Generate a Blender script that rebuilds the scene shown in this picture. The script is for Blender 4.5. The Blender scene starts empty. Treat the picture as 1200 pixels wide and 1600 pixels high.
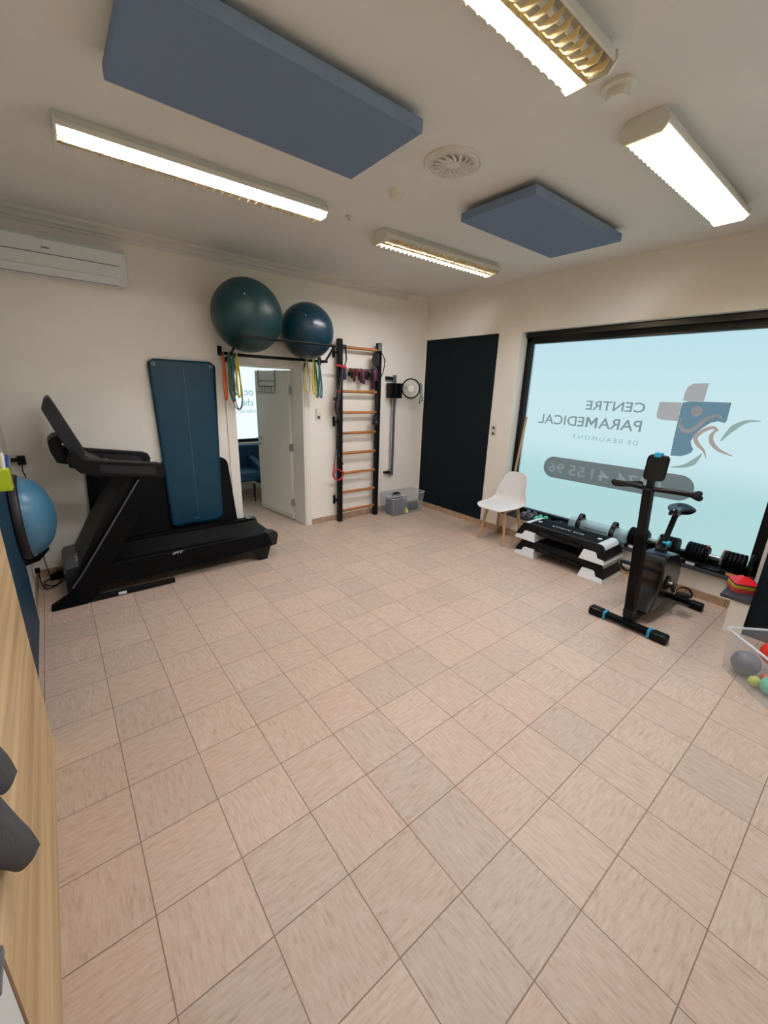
import bpy, bmesh, math, random
from mathutils import Vector, Matrix
random.seed(7)
PI = math.pi
SC = bpy.context.scene
COL = SC.collection

# ------------------------------------------------------------------ camera
cd = bpy.data.cameras.new('camera'); cam = bpy.data.objects.new('camera', cd); COL.objects.link(cam)
Rr = (0.7830869549300115, -0.6211741882122821, 0.030289419229398547)
Rd = (-0.15663396107862762, -0.24412682898508453, -0.9570098712168575)
Rf = (0.6018642897325451, 0.7446775941764996, -0.2884695087461402)
cam.matrix_world = Matrix(((Rr[0], -Rd[0], -Rf[0], 0.28706), (Rr[1], -Rd[1], -Rf[1], -0.90165),
                           (Rr[2], -Rd[2], -Rf[2], 1.77161), (0, 0, 0, 1)))
cd.sensor_fit = 'VERTICAL'; cd.sensor_height = 32.0; cd.lens = 637.0 / 1600 * 32; cd.clip_start = 0.02
SC.camera = cam
SC.view_settings.view_transform = 'Standard'; SC.view_settings.look = 'None'
SC.view_settings.gamma = 1.0; SC.view_settings.use_curve_mapping = False
SC.view_settings.exposure = 0.0

# ------------------------------------------------------------------ light
LAMP = 212.0
PANE = 0.92         # daylight glowing in the frosted film
PANE2 = 1.2
PANE_FILL = 3.6  # fill light from the added window behind the camera
w = bpy.data.worlds.new('sky'); SC.world = w; w.use_nodes = True
_n = w.node_tree; _tc = _n.nodes.new('ShaderNodeTexCoord'); _sx = _n.nodes.new('ShaderNodeSeparateXYZ'); _rp = _n.nodes.new('ShaderNodeValToRGB')
_n.links.new(_tc.outputs['Generated'], _sx.inputs[0]); _n.links.new(_sx.outputs[2], _rp.inputs[0]); _n.links.new(_rp.outputs[0], _n.nodes['Background'].inputs[0])
_e = _rp.color_ramp.elements; _e[0].position = 0.0; _e[0].color = (.72, .93, .95, 1); _e[1].position = .25; _e[1].color = (.34, .72, 1.0, 1)
_n.nodes['Background'].inputs[1].default_value = 1.0

XL, XR, YB, YF, H = -0.05, 4.735, 3.75, -2.9, 3.02

# ------------------------------------------------------------------ materials
def lin(c):
    return tuple((v / 255 / 12.92) if v / 255 <= 0.04045 else ((v / 255 + 0.055) / 1.055) ** 2.4 for v in c)
MAT = {}
def mat(name, rgb, rough=0.5, metal=0.0, spec=0.5, alpha=1.0, noise=0.0, nscale=40.0, bump=0.0, bscale=200.0,
        coat=0.0, trans=0.0, emit=None, es=0.0, raw=False):
    m = bpy.data.materials.new(name); m.use_nodes = True; MAT[name] = m
    nt = m.node_tree; b = nt.nodes['Principled BSDF']
    c = rgb if raw else lin(rgb)
    b.inputs['Base Color'].default_value = (*c, 1); b.inputs['Roughness'].default_value = rough
    b.inputs['Metallic'].default_value = metal; b.inputs['Specular IOR Level'].default_value = spec
    b.inputs['Alpha'].default_value = alpha; b.inputs['Coat Weight'].default_value = coat
    b.inputs['Transmission Weight'].default_value = trans
    if emit: b.inputs['Emission Color'].default_value = (*lin(emit), 1); b.inputs['Emission Strength'].default_value = es
    tc = nt.nodes.new('ShaderNodeTexCoord')
    if noise:
        n = nt.nodes.new('ShaderNodeTexNoise'); n.inputs['Scale'].default_value = nscale; n.inputs['Detail'].default_value = 4
        nt.links.new(tc.outputs['Object'], n.inputs['Vector'])
        r = nt.nodes.new('ShaderNodeMapRange'); r.inputs[1].default_value = .3; r.inputs[2].default_value = .7
        r.inputs[3].default_value = 1 - noise; r.inputs[4].default_value = 1 + noise
        nt.links.new(n.outputs['Fac'], r.inputs[0])
        v = nt.nodes.new('ShaderNodeVectorMath'); v.operation = 'SCALE'; v.inputs[0].default_value = c
        nt.links.new(r.outputs[0], v.inputs['Scale']); nt.links.new(v.outputs[0], b.inputs['Base Color'])
    if bump:
        n = nt.nodes.new('ShaderNodeTexNoise'); n.inputs['Scale'].default_value = bscale; n.inputs['Detail'].default_value = 3
        nt.links.new(tc.outputs['Object'], n.inputs['Vector'])
        bp = nt.nodes.new('ShaderNodeBump'); bp.inputs['Strength'].default_value = bump; bp.inputs['Distance'].default_value = 0.002
        nt.links.new(n.outputs['Fac'], bp.inputs['Height']); nt.links.new(bp.outputs[0], b.inputs['Normal'])
    return m

mat('wall', (240, 233, 222), .75, noise=.02, nscale=3, bump=.15, bscale=90)
mat('ceiling', (228, 226, 220), .85, noise=.03, nscale=2, bump=.1, bscale=60)
mat('plaster', (222, 217, 207), .7)
mat('teal_paint', (6, 18, 24), .8, spec=.2, noise=.05, nscale=6)
mat('navy_paint', (20, 52, 74), .55, spec=.3)
mat('white_paint', (232, 226, 216), .45)
mat('white_enamel', (225, 220, 205), .35)
mat('louvre', (240, 216, 158), .4)
mat('acoustic', (114, 132, 160), .95, noise=.04, nscale=300, bump=.3, bscale=600)
mat('black_metal', (5, 6, 8), .5, spec=.22)
mat('black_plastic', (6, 7, 8), .5, spec=.22, noise=.1, nscale=200)
mat('black_gloss', (5, 6, 8), .22)
mat('black_side', (5, 6, 8), .55, spec=.1)
mat('belt', (15, 16, 17), .8, spec=.25, noise=.15, nscale=500)
mat('grey_cover', (74, 76, 80), .55)
mat('graphite', (26, 28, 32), .5, spec=.3)
mat('silver', (170, 172, 174), .35, metal=.9)
mat('chrome', (205, 208, 210), .15, metal=1.0)
mat('foam_black', (10, 11, 14), .95, spec=.2, noise=.1, nscale=100)
mat('teal_mat', (5, 52, 72), .42, spec=.35, noise=.06, nscale=4)
mat('teal_mat_line', (70, 120, 140), .5)
mat('ball_green', (14, 56, 62), .4, noise=.04, nscale=6)
mat('ball_teal', (3, 44, 62), .28, noise=.04, nscale=6)
mat('bosu_blue', (72, 122, 152), .3)
mat('bosu_ring', (30, 26, 30), .5)
mat('cone_red', (232, 30, 40), .4); mat('cone_yellow', (205, 196, 60), .4); mat('cone_orange', (214, 96, 60), .4)
mat('cone_pink', (190, 80, 90), .4); mat('cone_dark', (40, 40, 44), .4)
mat('sill_stone', (58, 62, 68), .35, noise=.12, nscale=60)
mat('white_plastic', (228, 230, 230), .4)
mat('chair_shell', (228, 224, 220), .4)
mat('chair_cushion', (222, 222, 224), .55)
mat('blue_accent', (30, 150, 190), .4)
mat('cap_sky_sheen', (70, 78, 98), .2, metal=.5)  # glossy black cap; the sky's reflection is put into its blue colour
mat('socket', (216, 208, 190), .4)
mat('sock_dark', (60, 56, 50), .5)
mat('orange_rub', (196, 92, 40), .5); mat('green_rub', (44, 110, 84), .5); mat('lime_rub', (150, 170, 60), .5)
mat('yellow_rub', (220, 196, 50), .5); mat('grey_rub', (100, 100, 96), .5); mat('red_rub', (178, 30, 42), .45)
mat('pale_rub', (214, 200, 130), .5); mat('teal_rub', (20, 110, 112), .5); mat('blue_rub', (34, 60, 120), .5)
mat('maroon_rub', (96, 34, 48), .5); mat('plum_rub', (100, 50, 78), .5); mat('dark_rub', (28, 24, 28), .5)
mat('brown_rub', (60, 32, 36), .5)
mat('lime', (178, 200, 30), .45); mat('paper', (235, 235, 232), .6); mat('pen_blue', (30, 60, 150), .4)
mat('towel', (66, 68, 74), .95, noise=.2, nscale=90, bump=.8, bscale=300)
mat('sofa', (14, 62, 92), .7, noise=.12, nscale=12)
mat('dark_wood', (30, 22, 20), .4)
mat('grey_ball', (98, 102, 108), .4); mat('red_ball', (226, 50, 30), .4); mat('lime_ball', (206, 214, 90), .45)
mat('mint', (104, 206, 168), .4); mat('grey_db', (104, 108, 116), .4)
mat('white_mark', (235, 235, 235), .5)
mat('orange_label', (235, 170, 110), .5)
mat('grey_mark', (120, 124, 126), .5)
mat('ac_white', (224, 226, 226), .35)
mat('water', (190, 220, 228), .15, alpha=.45)
mat('clear', (205, 208, 218), .25, alpha=.13)
mat('clear_rim', (226, 230, 236), .3, alpha=.65)
mat('clear_disc', (225, 225, 222), .2, alpha=.35)
mat('light_wood', (196, 158, 112), .45, noise=.08, nscale=30)

def wood_mat(name, c1, c2, axis, scale, rough=.5):
    m = bpy.data.materials.new(name); m.use_nodes = True; MAT[name] = m
    nt = m.node_tree; b = nt.nodes['Principled BSDF']; b.inputs['Roughness'].default_value = rough
    g = nt.nodes.new('ShaderNodeNewGeometry'); mp = nt.nodes.new('ShaderNodeMapping')
    s = [scale] * 3; s[axis] = scale * .04
    mp.inputs['Scale'].default_value = s; nt.links.new(g.outputs['Position'], mp.inputs['Vector'])
    n = nt.nodes.new('ShaderNodeTexNoise'); n.inputs['Scale'].default_value = 1; n.inputs['Detail'].default_value = 6
    n.inputs['Distortion'].default_value = .4
    nt.links.new(mp.outputs[0], n.inputs['Vector'])
    r = nt.nodes.new('ShaderNodeValToRGB'); e = r.color_ramp.elements
    e[0].position = .32; e[0].color = (*lin(c1), 1); e[1].position = .68; e[1].color = (*lin(c2), 1)
    nt.links.new(n.outputs['Fac'], r.inputs[0]); nt.links.new(r.outputs[0], b.inputs['Base Color'])
    return m
wood_mat('oak_panel', (186, 152, 108), (232, 202, 156), 1, 13)
wood_mat('rung_wood', (150, 92, 44), (186, 122, 66), 0, 60, .4)

def M_(nt, op, a, b=None, c=None):
    n = nt.nodes.new('ShaderNodeMath'); n.operation = op
    for i, v in enumerate((a, b, c)):
        if v is None: continue
        if isinstance(v, (int, float)): n.inputs[i].default_value = v
        else: nt.links.new(v, n.inputs[i])
    return n.outputs[0]

def tile_mat():
    m = bpy.data.materials.new('floor_tiles'); m.use_nodes = True; MAT['floor_tiles'] = m
    nt = m.node_tree; L = nt.links; b = nt.nodes['Principled BSDF']
    g = nt.nodes.new('ShaderNodeNewGeometry'); sx = nt.nodes.new('ShaderNodeSeparateXYZ'); L.new(g.outputs['Position'], sx.inputs[0])
    tx = M_(nt, 'DIVIDE', sx.outputs[0], .3); ty = M_(nt, 'DIVIDE', sx.outputs[1], .3)
    fx = M_(nt, 'FRACT', tx); fy = M_(nt, 'FRACT', ty)
    ix = M_(nt, 'FLOOR', tx); iy = M_(nt, 'FLOOR', ty)
    dx = M_(nt, 'MINIMUM', fx, M_(nt, 'SUBTRACT', 1, fx)); dy = M_(nt, 'MINIMUM', fy, M_(nt, 'SUBTRACT', 1, fy))
    d = M_(nt, 'MINIMUM', dx, dy)
    gm = nt.nodes.new('ShaderNodeMapRange'); gm.interpolation_type = 'SMOOTHSTEP'; L.new(d, gm.inputs[0])
    gm.inputs[1].default_value = .004; gm.inputs[2].default_value = .0085
    cell = nt.nodes.new('ShaderNodeCombineXYZ'); L.new(ix, cell.inputs[0]); L.new(iy, cell.inputs[1])
    wn = nt.nodes.new('ShaderNodeTexWhiteNoise'); L.new(cell.outputs[0], wn.inputs['Vector'])
    par = M_(nt, 'FLOORED_MODULO', M_(nt, 'ADD', ix, iy), 2)
    # grain: stretched noise, turned on alternate tiles
    def grain(sc):
        mp = nt.nodes.new('ShaderNodeMapping'); mp.inputs['Scale'].default_value = sc
        ad = nt.nodes.new('ShaderNodeVectorMath'); ad.operation = 'MULTIPLY_ADD'
        L.new(wn.outputs['Color'], ad.inputs[0]); ad.inputs[1].default_value = (7, 7, 7); L.new(g.outputs['Position'], ad.inputs[2])
        L.new(ad.outputs[0], mp.inputs['Vector'])
        n = nt.nodes.new('ShaderNodeTexNoise'); n.inputs['Scale'].default_value = 1; n.inputs['Detail'].default_value = 7
        n.inputs['Roughness'].default_value = .62
        L.new(mp.outputs[0], n.inputs['Vector']); return n.outputs['Fac']
    mx = nt.nodes.new('ShaderNodeMix'); L.new(par, mx.inputs[0]); L.new(grain((16, 80, 1)), mx.inputs[2]); L.new(grain((80, 16, 1)), mx.inputs[3])
    gr = mx.outputs[0]
    ramp = nt.nodes.new('ShaderNodeValToRGB'); L.new(gr, ramp.inputs[0]); e = ramp.color_ramp.elements
    e[0].position = .26; e[0].color = (*lin((168, 147, 130)), 1); e[1].position = .72; e[1].color = (*lin((206, 188, 173)), 1)
    k = e.new(.42); k.color = (*lin((191, 169, 151)), 1)
    tint = nt.nodes.new('ShaderNodeMix'); tint.data_type = 'RGBA'; tint.blend_type = 'MULTIPLY'; tint.inputs[0].default_value = 1
    tr = nt.nodes.new('ShaderNodeValToRGB'); L.new(wn.outputs['Value'], tr.inputs[0]); te = tr.color_ramp.elements
    te[0].color = (.90, .89, .885, 1); te[1].color = (1.03, 1.0, .97, 1); kk = te.new(.5); kk.color = (1.0, .95, .93, 1)
    L.new(ramp.outputs[0], tint.inputs[6]); L.new(tr.outputs[0], tint.inputs[7])
    fin = nt.nodes.new('ShaderNodeMix'); fin.data_type = 'RGBA'; L.new(gm.outputs[0], fin.inputs[0])
    fin.inputs[6].default_value = (*lin((124, 106, 92)), 1); L.new(tint.outputs[2], fin.inputs[7])
    L.new(fin.outputs[2], b.inputs['Base Color'])
    rr = nt.nodes.new('ShaderNodeMapRange'); L.new(gr, rr.inputs[0]); rr.inputs[3].default_value = .5; rr.inputs[4].default_value = .38
    L.new(rr.outputs[0], b.inputs['Roughness'])
    hh = M_(nt, 'ADD', M_(nt, 'MULTIPLY', gm.outputs[0], 1.0), M_(nt, 'MULTIPLY', gr, .5))
    bp = nt.nodes.new('ShaderNodeBump'); bp.inputs['Strength'].default_value = .5; bp.inputs['Distance'].default_value = .002
    L.new(hh, bp.inputs['Height']); L.new(bp.outputs[0], b.inputs['Normal'])
tile_mat()

def skirt_mat():
    m = bpy.data.materials.new('skirting_tiles'); m.use_nodes = True; MAT['skirting_tiles'] = m
    nt = m.node_tree; L = nt.links; b = nt.nodes['Principled BSDF']; b.inputs['Roughness'].default_value = .45
    g = nt.nodes.new('ShaderNodeNewGeometry'); sx = nt.nodes.new('ShaderNodeSeparateXYZ'); L.new(g.outputs['Position'], sx.inputs[0])
    t = M_(nt, 'DIVIDE', M_(nt, 'ADD', sx.outputs[0], sx.outputs[1]), .3); f = M_(nt, 'FRACT', M_(nt, 'ADD', t, .2))
    d = M_(nt, 'MINIMUM', f, M_(nt, 'SUBTRACT', 1, f)); k = M_(nt, 'GREATER_THAN', d, .012)
    n = nt.nodes.new('ShaderNodeTexNoise'); n.inputs['Scale'].default_value = 14; L.new(g.outputs['Position'], n.inputs['Vector'])
    r = nt.nodes.new('ShaderNodeValToRGB'); L.new(n.outputs['Fac'], r.inputs[0]); e = r.color_ramp.elements
    e[0].position = .3; e[0].color = (*lin((160, 130, 104)), 1); e[1].position = .7; e[1].color = (*lin((190, 160, 132)), 1)
    mx = nt.nodes.new('ShaderNodeMix'); mx.data_type = 'RGBA'; L.new(k, mx.inputs[0]); mx.inputs[6].default_value = (*lin((110, 90, 72)), 1)
    L.new(r.outputs[0], mx.inputs[7]); L.new(mx.outputs[2], b.inputs['Base Color'])
skirt_mat()

def emis(name, rgb, s):
    m = bpy.data.materials.new(name); m.use_nodes = True; MAT[name] = m
    nt = m.node_tree; nt.nodes.clear(); o = nt.nodes.new('ShaderNodeOutputMaterial'); e = nt.nodes.new('ShaderNodeEmission')
    e.inputs[0].default_value = (*lin(rgb), 1); e.inputs[1].default_value = s; nt.links.new(e.outputs[0], o.inputs[0]); return m
emis('tube_light', (250, 250, 255), LAMP); mat('tube_off', (225, 225, 220), .3)
def frosted(name, rgb, s, k):
    # frosted film: glows with the daylight it scatters and blurs the view of the street behind
    m = bpy.data.materials.new(name); m.use_nodes = True; MAT[name] = m
    nt = m.node_tree; nt.nodes.clear(); L = nt.links
    o = nt.nodes.new('ShaderNodeOutputMaterial'); e = nt.nodes.new('ShaderNodeEmission'); e.inputs[0].default_value = (*lin(rgb), 1); e.inputs[1].default_value = s
    r = nt.nodes.new('ShaderNodeBsdfRefraction'); r.inputs['Roughness'].default_value = .55; r.inputs['IOR'].default_value = 1.15
    r.inputs[0].default_value = (.9, .9, .9, 1)
    mx = nt.nodes.new('ShaderNodeMixShader'); mx.inputs[0].default_value = k
    L.new(e.outputs[0], mx.inputs[1]); L.new(r.outputs[0], mx.inputs[2]); L.new(mx.outputs[0], o.inputs[0])
frosted('frosted_film', (200, 234, 242), PANE, .45)
emis('fill_daylight', (214, 238, 248), PANE_FILL)  # glowing pane of the added, unseen window
emis('frosted_far', (226, 250, 252), PANE2)
def trans_mat(name, rgb):
    m = bpy.data.materials.new(name); m.use_nodes = True; MAT[name] = m
    nt = m.node_tree; nt.nodes.clear(); o = nt.nodes.new('ShaderNodeOutputMaterial'); e = nt.nodes.new('ShaderNodeBsdfTransparent')
    e.inputs[0].default_value = (*lin(rgb), 1); nt.links.new(e.outputs[0], o.inputs[0])
trans_mat('vinyl_text', (166, 168, 168)); trans_mat('vinyl_thin', (178, 196, 196)); trans_mat('vinyl_pill', (150, 138, 138))
trans_mat('vinyl_blue', (134, 150, 164)); trans_mat('vinyl_grey', (212, 186, 184))
trans_mat('vinyl_brown', (214, 174, 162)); trans_mat('vinyl_sage', (186, 188, 180)); trans_mat('vinyl_bluegrey', (130, 160, 176))
trans_mat('vinyl_far', (150, 172, 172))
mat('street', (255, 244, 206), .9)
def digit_mat(nm='vinyl_digit', col=(.66, .76, .82, 1), k=.5):
    m = bpy.data.materials.new(nm); m.use_nodes = True; MAT[nm] = m
    nt = m.node_tree; nt.nodes.clear(); o = nt.nodes.new('ShaderNodeOutputMaterial'); t = nt.nodes.new('ShaderNodeBsdfTransparent')
    d = nt.nodes.new('ShaderNodeBsdfDiffuse'); d.inputs[0].default_value = col; mx = nt.nodes.new('ShaderNodeMixShader'); mx.inputs[0].default_value = k
    nt.links.new(t.outputs[0], mx.inputs[1]); nt.links.new(d.outputs[0], mx.inputs[2]); nt.links.new(mx.outputs[0], o.inputs[0])
digit_mat(); digit_mat('vinyl_pale', (.52, .50, .52, 1), .75)

# ------------------------------------------------------------------ mesh helpers
OFF = {}
class MB:
    def __init__(s): s.v = []; s.f = []
    def add(s, v, f):
        o = len(s.v); s.v += [tuple(p) for p in v]; s.f += [tuple(i + o for i in q) for q in f]; return s
    def box(s, x0, x1, y0, y1, z0, z1):
        v = [(x, y, z) for x in (x0, x1) for y in (y0, y1) for z in (z0, z1)]
        return s.add(v, [(0, 1, 3, 2), (4, 6, 7, 5), (0, 4, 5, 1), (2, 3, 7, 6), (0, 2, 6, 4), (1, 5, 7, 3)])
    def obox(s, c, ax, ay, az):
        c, ax, ay, az = Vector(c), Vector(ax), Vector(ay), Vector(az)
        v = [c + i * ax + j * ay + k * az for i in (-1, 1) for j in (-1, 1) for k in (-1, 1)]
        return s.add(v, [(0, 1, 3, 2), (4, 6, 7, 5), (0, 4, 5, 1), (2, 3, 7, 6), (0, 2, 6, 4), (1, 5, 7, 3)])
    def prism(s, poly, a0, a1, ax='y', fn=None):
        n = len(poly)
        def P(p, a):
            q = {'y': (p[0], a, p[1]), 'x': (a, p[0], p[1]), 'z': (p[0], p[1], a)}[ax]
            return fn(q) if fn else q
        v = [P(p, a0) for p in poly] + [P(p, a1) for p in poly]
        f = [tuple(range(n)), tuple(range(2 * n - 1, n - 1, -1))] + [(i, n + i, n + (i + 1) % n, (i + 1) % n) for i in range(n)]
        return s.add(v, f)
    def tube(s, pts, r, n=8, closed=False, flat=None):
        pts = [Vector(p) for p in pts]; N = len(pts)
        rr = r if isinstance(r, (list, tuple)) else [r] * N
        base = len(s.v); prev = None
        for i, p in enumerate(pts):
            if closed: t = pts[(i + 1) % N] - pts[i - 1]
            else: t = pts[min(i + 1, N - 1)] - pts[max(i - 1, 0)]
            t.normalize()
            if prev is None:
                up = Vector((0, 0, 1)) if abs(t.z) < .9 else Vector((1, 0, 0)); a = t.cross(up).normalized()
            else:
                a = (prev - t * prev.dot(t)); a = a.normalized() if a.length > 1e-6 else t.orthogonal().normalized()
            prev = a; b = t.cross(a)
            for k in range(n):
                th = 2 * PI * k / n; s.v.append(tuple(p + rr[i] * (math.cos(th) * a + (flat or 1) * math.sin(th) * b)))
        for i in range(N if closed else N - 1):
            for k in range(n):
                j = (i + 1) % N
                s.f.append((base + i * n + k, base + i * n + (k + 1) % n, base + j * n + (k + 1) % n, base + j * n + k))
        if not closed:
            s.f.append(tuple(base + k for k in range(n))[::-1]); s.f.append(tuple(base + (N - 1) * n + k for k in range(n)))
        return s
    def cyl(s, p, q, r, r2=None, n=20): return s.tube([p, q], [r, r if r2 is None else r2], n)
    def lathe(s, prof, c=(0, 0, 0), axis='z', n=32):
        base = len(s.v); c = Vector(c)
        for (r, h) in prof:
            for k in range(n):
                t = 2 * PI * k / n; a, b = r * math.cos(t), r * math.sin(t)
                q = {'z': (a, b, h), 'x': (h, a, b), 'y': (b, h, a)}[axis]
                s.v.append(tuple(c + Vector(q)))
        for i in range(len(prof) - 1):
            for k in range(n):
                s.f.append((base + i * n + k, base + i * n + (k + 1) % n, base + (i + 1) * n + (k + 1) % n, base + (i + 1) * n + k))
        s.f.append(tuple(base + k for k in range(n))[::-1]); s.f.append(tuple(base + (len(prof) - 1) * n + k for k in range(n)))
        return s
    def sphere(s, c, r, n=32, sq=(1, 1, 1)):
        m = n // 2; prof = [(max(1e-4, math.sin(PI * i / m)), -math.cos(PI * i / m)) for i in range(m + 1)]
        b = len(s.v); s.lathe(prof, (0, 0, 0), 'z', n)
        s.v[b:] = [(c[0] + x * r * sq[0], c[1] + y * r * sq[1], c[2] + z * r * sq[2]) for x, y, z in s.v[b:]]; return s
    def grid(s, P):
        b = len(s.v); m = len(P[0]); [s.v.append(tuple(p)) for row in P for p in row]
        for i in range(len(P) - 1):
            for j in range(m - 1): s.f.append((b + i * m + j, b + i * m + j + 1, b + (i + 1) * m + j + 1, b + (i + 1) * m + j))
        return s
    def build(s, name, m, parent=None, bev=0.0, smooth=True, seg=2, solid=0.0, sub=0, fixn=True):
        me = bpy.data.meshes.new(name)
        off = OFF.get(parent.name, Vector((0, 0, 0))) if parent else Vector((0, 0, 0))
        me.from_pydata([tuple(Vector(p) - off) for p in s.v], [], s.f); me.update()
        if fixn:
            bm = bmesh.new(); bm.from_mesh(me); bmesh.ops.recalc_face_normals(bm, faces=bm.faces); bm.to_mesh(me); bm.free()
        me.materials.append(MAT[m] if isinstance(m, str) else m)
        o = bpy.data.objects.new(name, me); COL.objects.link(o)
        if smooth:
            me.polygons.foreach_set('use_smooth', [True] * len(me.polygons)); me.set_sharp_from_angle(angle=math.radians(38))
        if parent: o.parent = parent; OFF[o.name] = off
        if solid: md = o.modifiers.new('solid', 'SOLIDIFY'); md.thickness = solid; md.offset = 0
        if sub: md = o.modifiers.new('sub', 'SUBSURF'); md.levels = sub; md.render_levels = sub
        if bev:
            md = o.modifiers.new('bevel', 'BEVEL'); md.width = bev; md.segments = seg; md.limit_method = 'ANGLE'; md.angle_limit = math.radians(40)
            md.harden_normals = True
        return o
def thing(name, label, cat, loc=(0, 0, 0), group=None):
    o = bpy.data.objects.new(name, None); COL.objects.link(o); o.location = loc; o.empty_display_size = .1
    o['label'] = label; o['category'] = cat; OFF[o.name] = Vector(loc)
    if group: o['group'] = group
    return o
def tag(o, label, cat, group=None):
    o['label'] = label; o['category'] = cat
    if group: o['group'] = group
    return o
def struct(name, mb, m, bev=0.0):
    o = mb.build(name, m, None, bev); o['kind'] = 'structure'; return o
def copy_tree(o, parent=None):
    c = o.copy(); COL.objects.link(c)
    if parent: c.parent = parent
    for ch in list(o.children): copy_tree(ch, c)
    return c
def text_mb(txt, fn, width=None, height=None, bold=0.0, shear=0.0, space=1.0, depth=0.0, align='LEFT'):
    cu = bpy.data.curves.new('t', 'FONT'); cu.body = txt; cu.size = 1; cu.offset = bold; cu.shear = shear; cu.space_character = space
    cu.extrude = depth; cu.resolution_u = 3
    o = bpy.data.objects.new('t', cu); COL.objects.link(o)
    dg = bpy.context.evaluated_depsgraph_get(); me = bpy.data.meshes.new_from_object(o.evaluated_get(dg))
    vs = [v.co.copy() for v in me.vertices]; fs = [tuple(p.vertices) for p in me.polygons]
    bpy.data.objects.remove(o); bpy.data.meshes.remove(me)
    x0 = min(v.x for v in vs); x1 = max(v.x for v in vs); y0 = min(v.y for v in vs); y1 = max(v.y for v in vs)
    sx = width / (x1 - x0) if width else None; sy = height / (y1 - y0) if height else sx
    sx = sx or sy
    m = MB(); m.add([fn((v.x - x0) * sx, (v.y - y0) * sy) for v in vs], fs); return m
def arc(cx, cy, r, a0, a1, n=6): return [(cx + r * math.cos(a0 + (a1 - a0) * i / n), cy + r * math.sin(a0 + (a1 - a0) * i / n)) for i in range(n + 1)]
def rrect(x0, x1, y0, y1, r, n=5):
    return arc(x1 - r, y1 - r, r, 0, PI / 2, n) + arc(x0 + r, y1 - r, r, PI / 2, PI, n) + arc(x0 + r, y0 + r, r, PI, 1.5 * PI, n) + arc(x1 - r, y0 + r, r, 1.5 * PI, 2 * PI, n)
def spline(P, n=8):
    P = [Vector(p) for p in P]; out = []
    for i in range(len(P) - 1):
        a, b, c, d = P[max(i - 1, 0)], P[i], P[i + 1], P[min(i + 2, len(P) - 1)]
        for k in range(n):
            t = k / n; out.append(.5 * ((2 * b) + (c - a) * t + (2 * a - 5 * b + 4 * c - d) * t * t + (3 * b - a - 3 * c + d) * t ** 3))
    return out + [P[-1]]

# ------------------------------------------------------------------ the room
WY0, WY1, WZ0, WZ1 = -0.42, 2.15, 0.29, 2.46     # window opening
DX0, DX1, DZ = 1.87, 2.73, 1.99                   # door opening
WT = .30
struct('floor', MB().box(-3.5, XR + .3, YF - .1, 7.2, -.1, 0), 'floor_tiles')
struct('ceiling', MB().box(XL - .1, XR + .3, YF - .1, YB + WT, H, H + .1), 'ceiling')
wb = MB(); wb.box(XL, DX0, YB, YB + WT, 0, H).box(DX1, XR + .3, YB, YB + WT, 0, H).box(DX0, DX1, YB, YB + WT, DZ, H)
struct('wall_back', wb, 'wall')
struct('wall_left', MB().box(XL - .1, XL, YF, YB + WT, 0, H), 'wall')
wr = MB(); wr.box(XR, XR + .3, WY1, YB, 0, H).box(XR, XR + .3, -1.25, WY0, 0, H).box(XR, XR + .3, YF, -2.75, 0, H).box(XR, XR + .3, -2.75, -1.25, 0, WZ0 - .03).box(XR, XR + .3, -2.75, -1.25, WZ1, H).box(XR, XR + .3, WY0, WY1, 0, WZ0 - .03).box(XR, XR + .3, WY0, WY1, WZ1, H)
struct('wall_right', wr, 'wall')
struct('wall_front', MB().box(XL - .1, XR + .3, YF - .1, YF, 0, H), 'wall')
# pier with dark paint at the near end of the window, and the low block under the ledge
struct('wall_pier', MB().box(4.30, XR + .002, -1.15, -.49, 0, H), 'teal_paint')
struct('wall_ledge', MB().box(4.26, XR - .001, -.4895, -.375, 0, .27), 'wall')
# cornice on the back wall
cor = [(YB, 2.93), (YB - .012, 2.93), (YB - .015, 2.955), (YB - .03, 2.96), (YB - .032, 2.985), (YB - .055, 2.995), (YB - .07, 3.0), (YB - .075, H), (YB, H)]
c = MB(); c.prism([(p[0], p[1]) for p in cor], XL, 4.34, 'x'); struct('trim_1', c, 'plaster')
struct('baseboard_back', MB().box(DX1 + .075, XR, YB - .012, YB, 0, .075), 'skirting_tiles', .002)
struct('baseboard_right', MB().box(XR - .012, XR, WY0 + .05, YB - .012, 0, .075), 'skirting_tiles', .002)
struct('baseboard_left', MB().box(XL, XL + .012, 2.86, YB, 0, .075), 'skirting_tiles', .002)
struct('baseboard_back_left', MB().box(XL + .012, DX0 - .12, YB - .012, YB, 0, .075), 'skirting_tiles', .002)
# painted panels
o = struct('trim_2', MB().box(XR - .010, XR, 2.47, YB - .03, .078, 2.465), 'teal_paint')
o = struct('trim_3', MB().box(XL, XL + .022, 1.3, 2.83, 0.0, 1.13), 'navy_paint')

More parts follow.
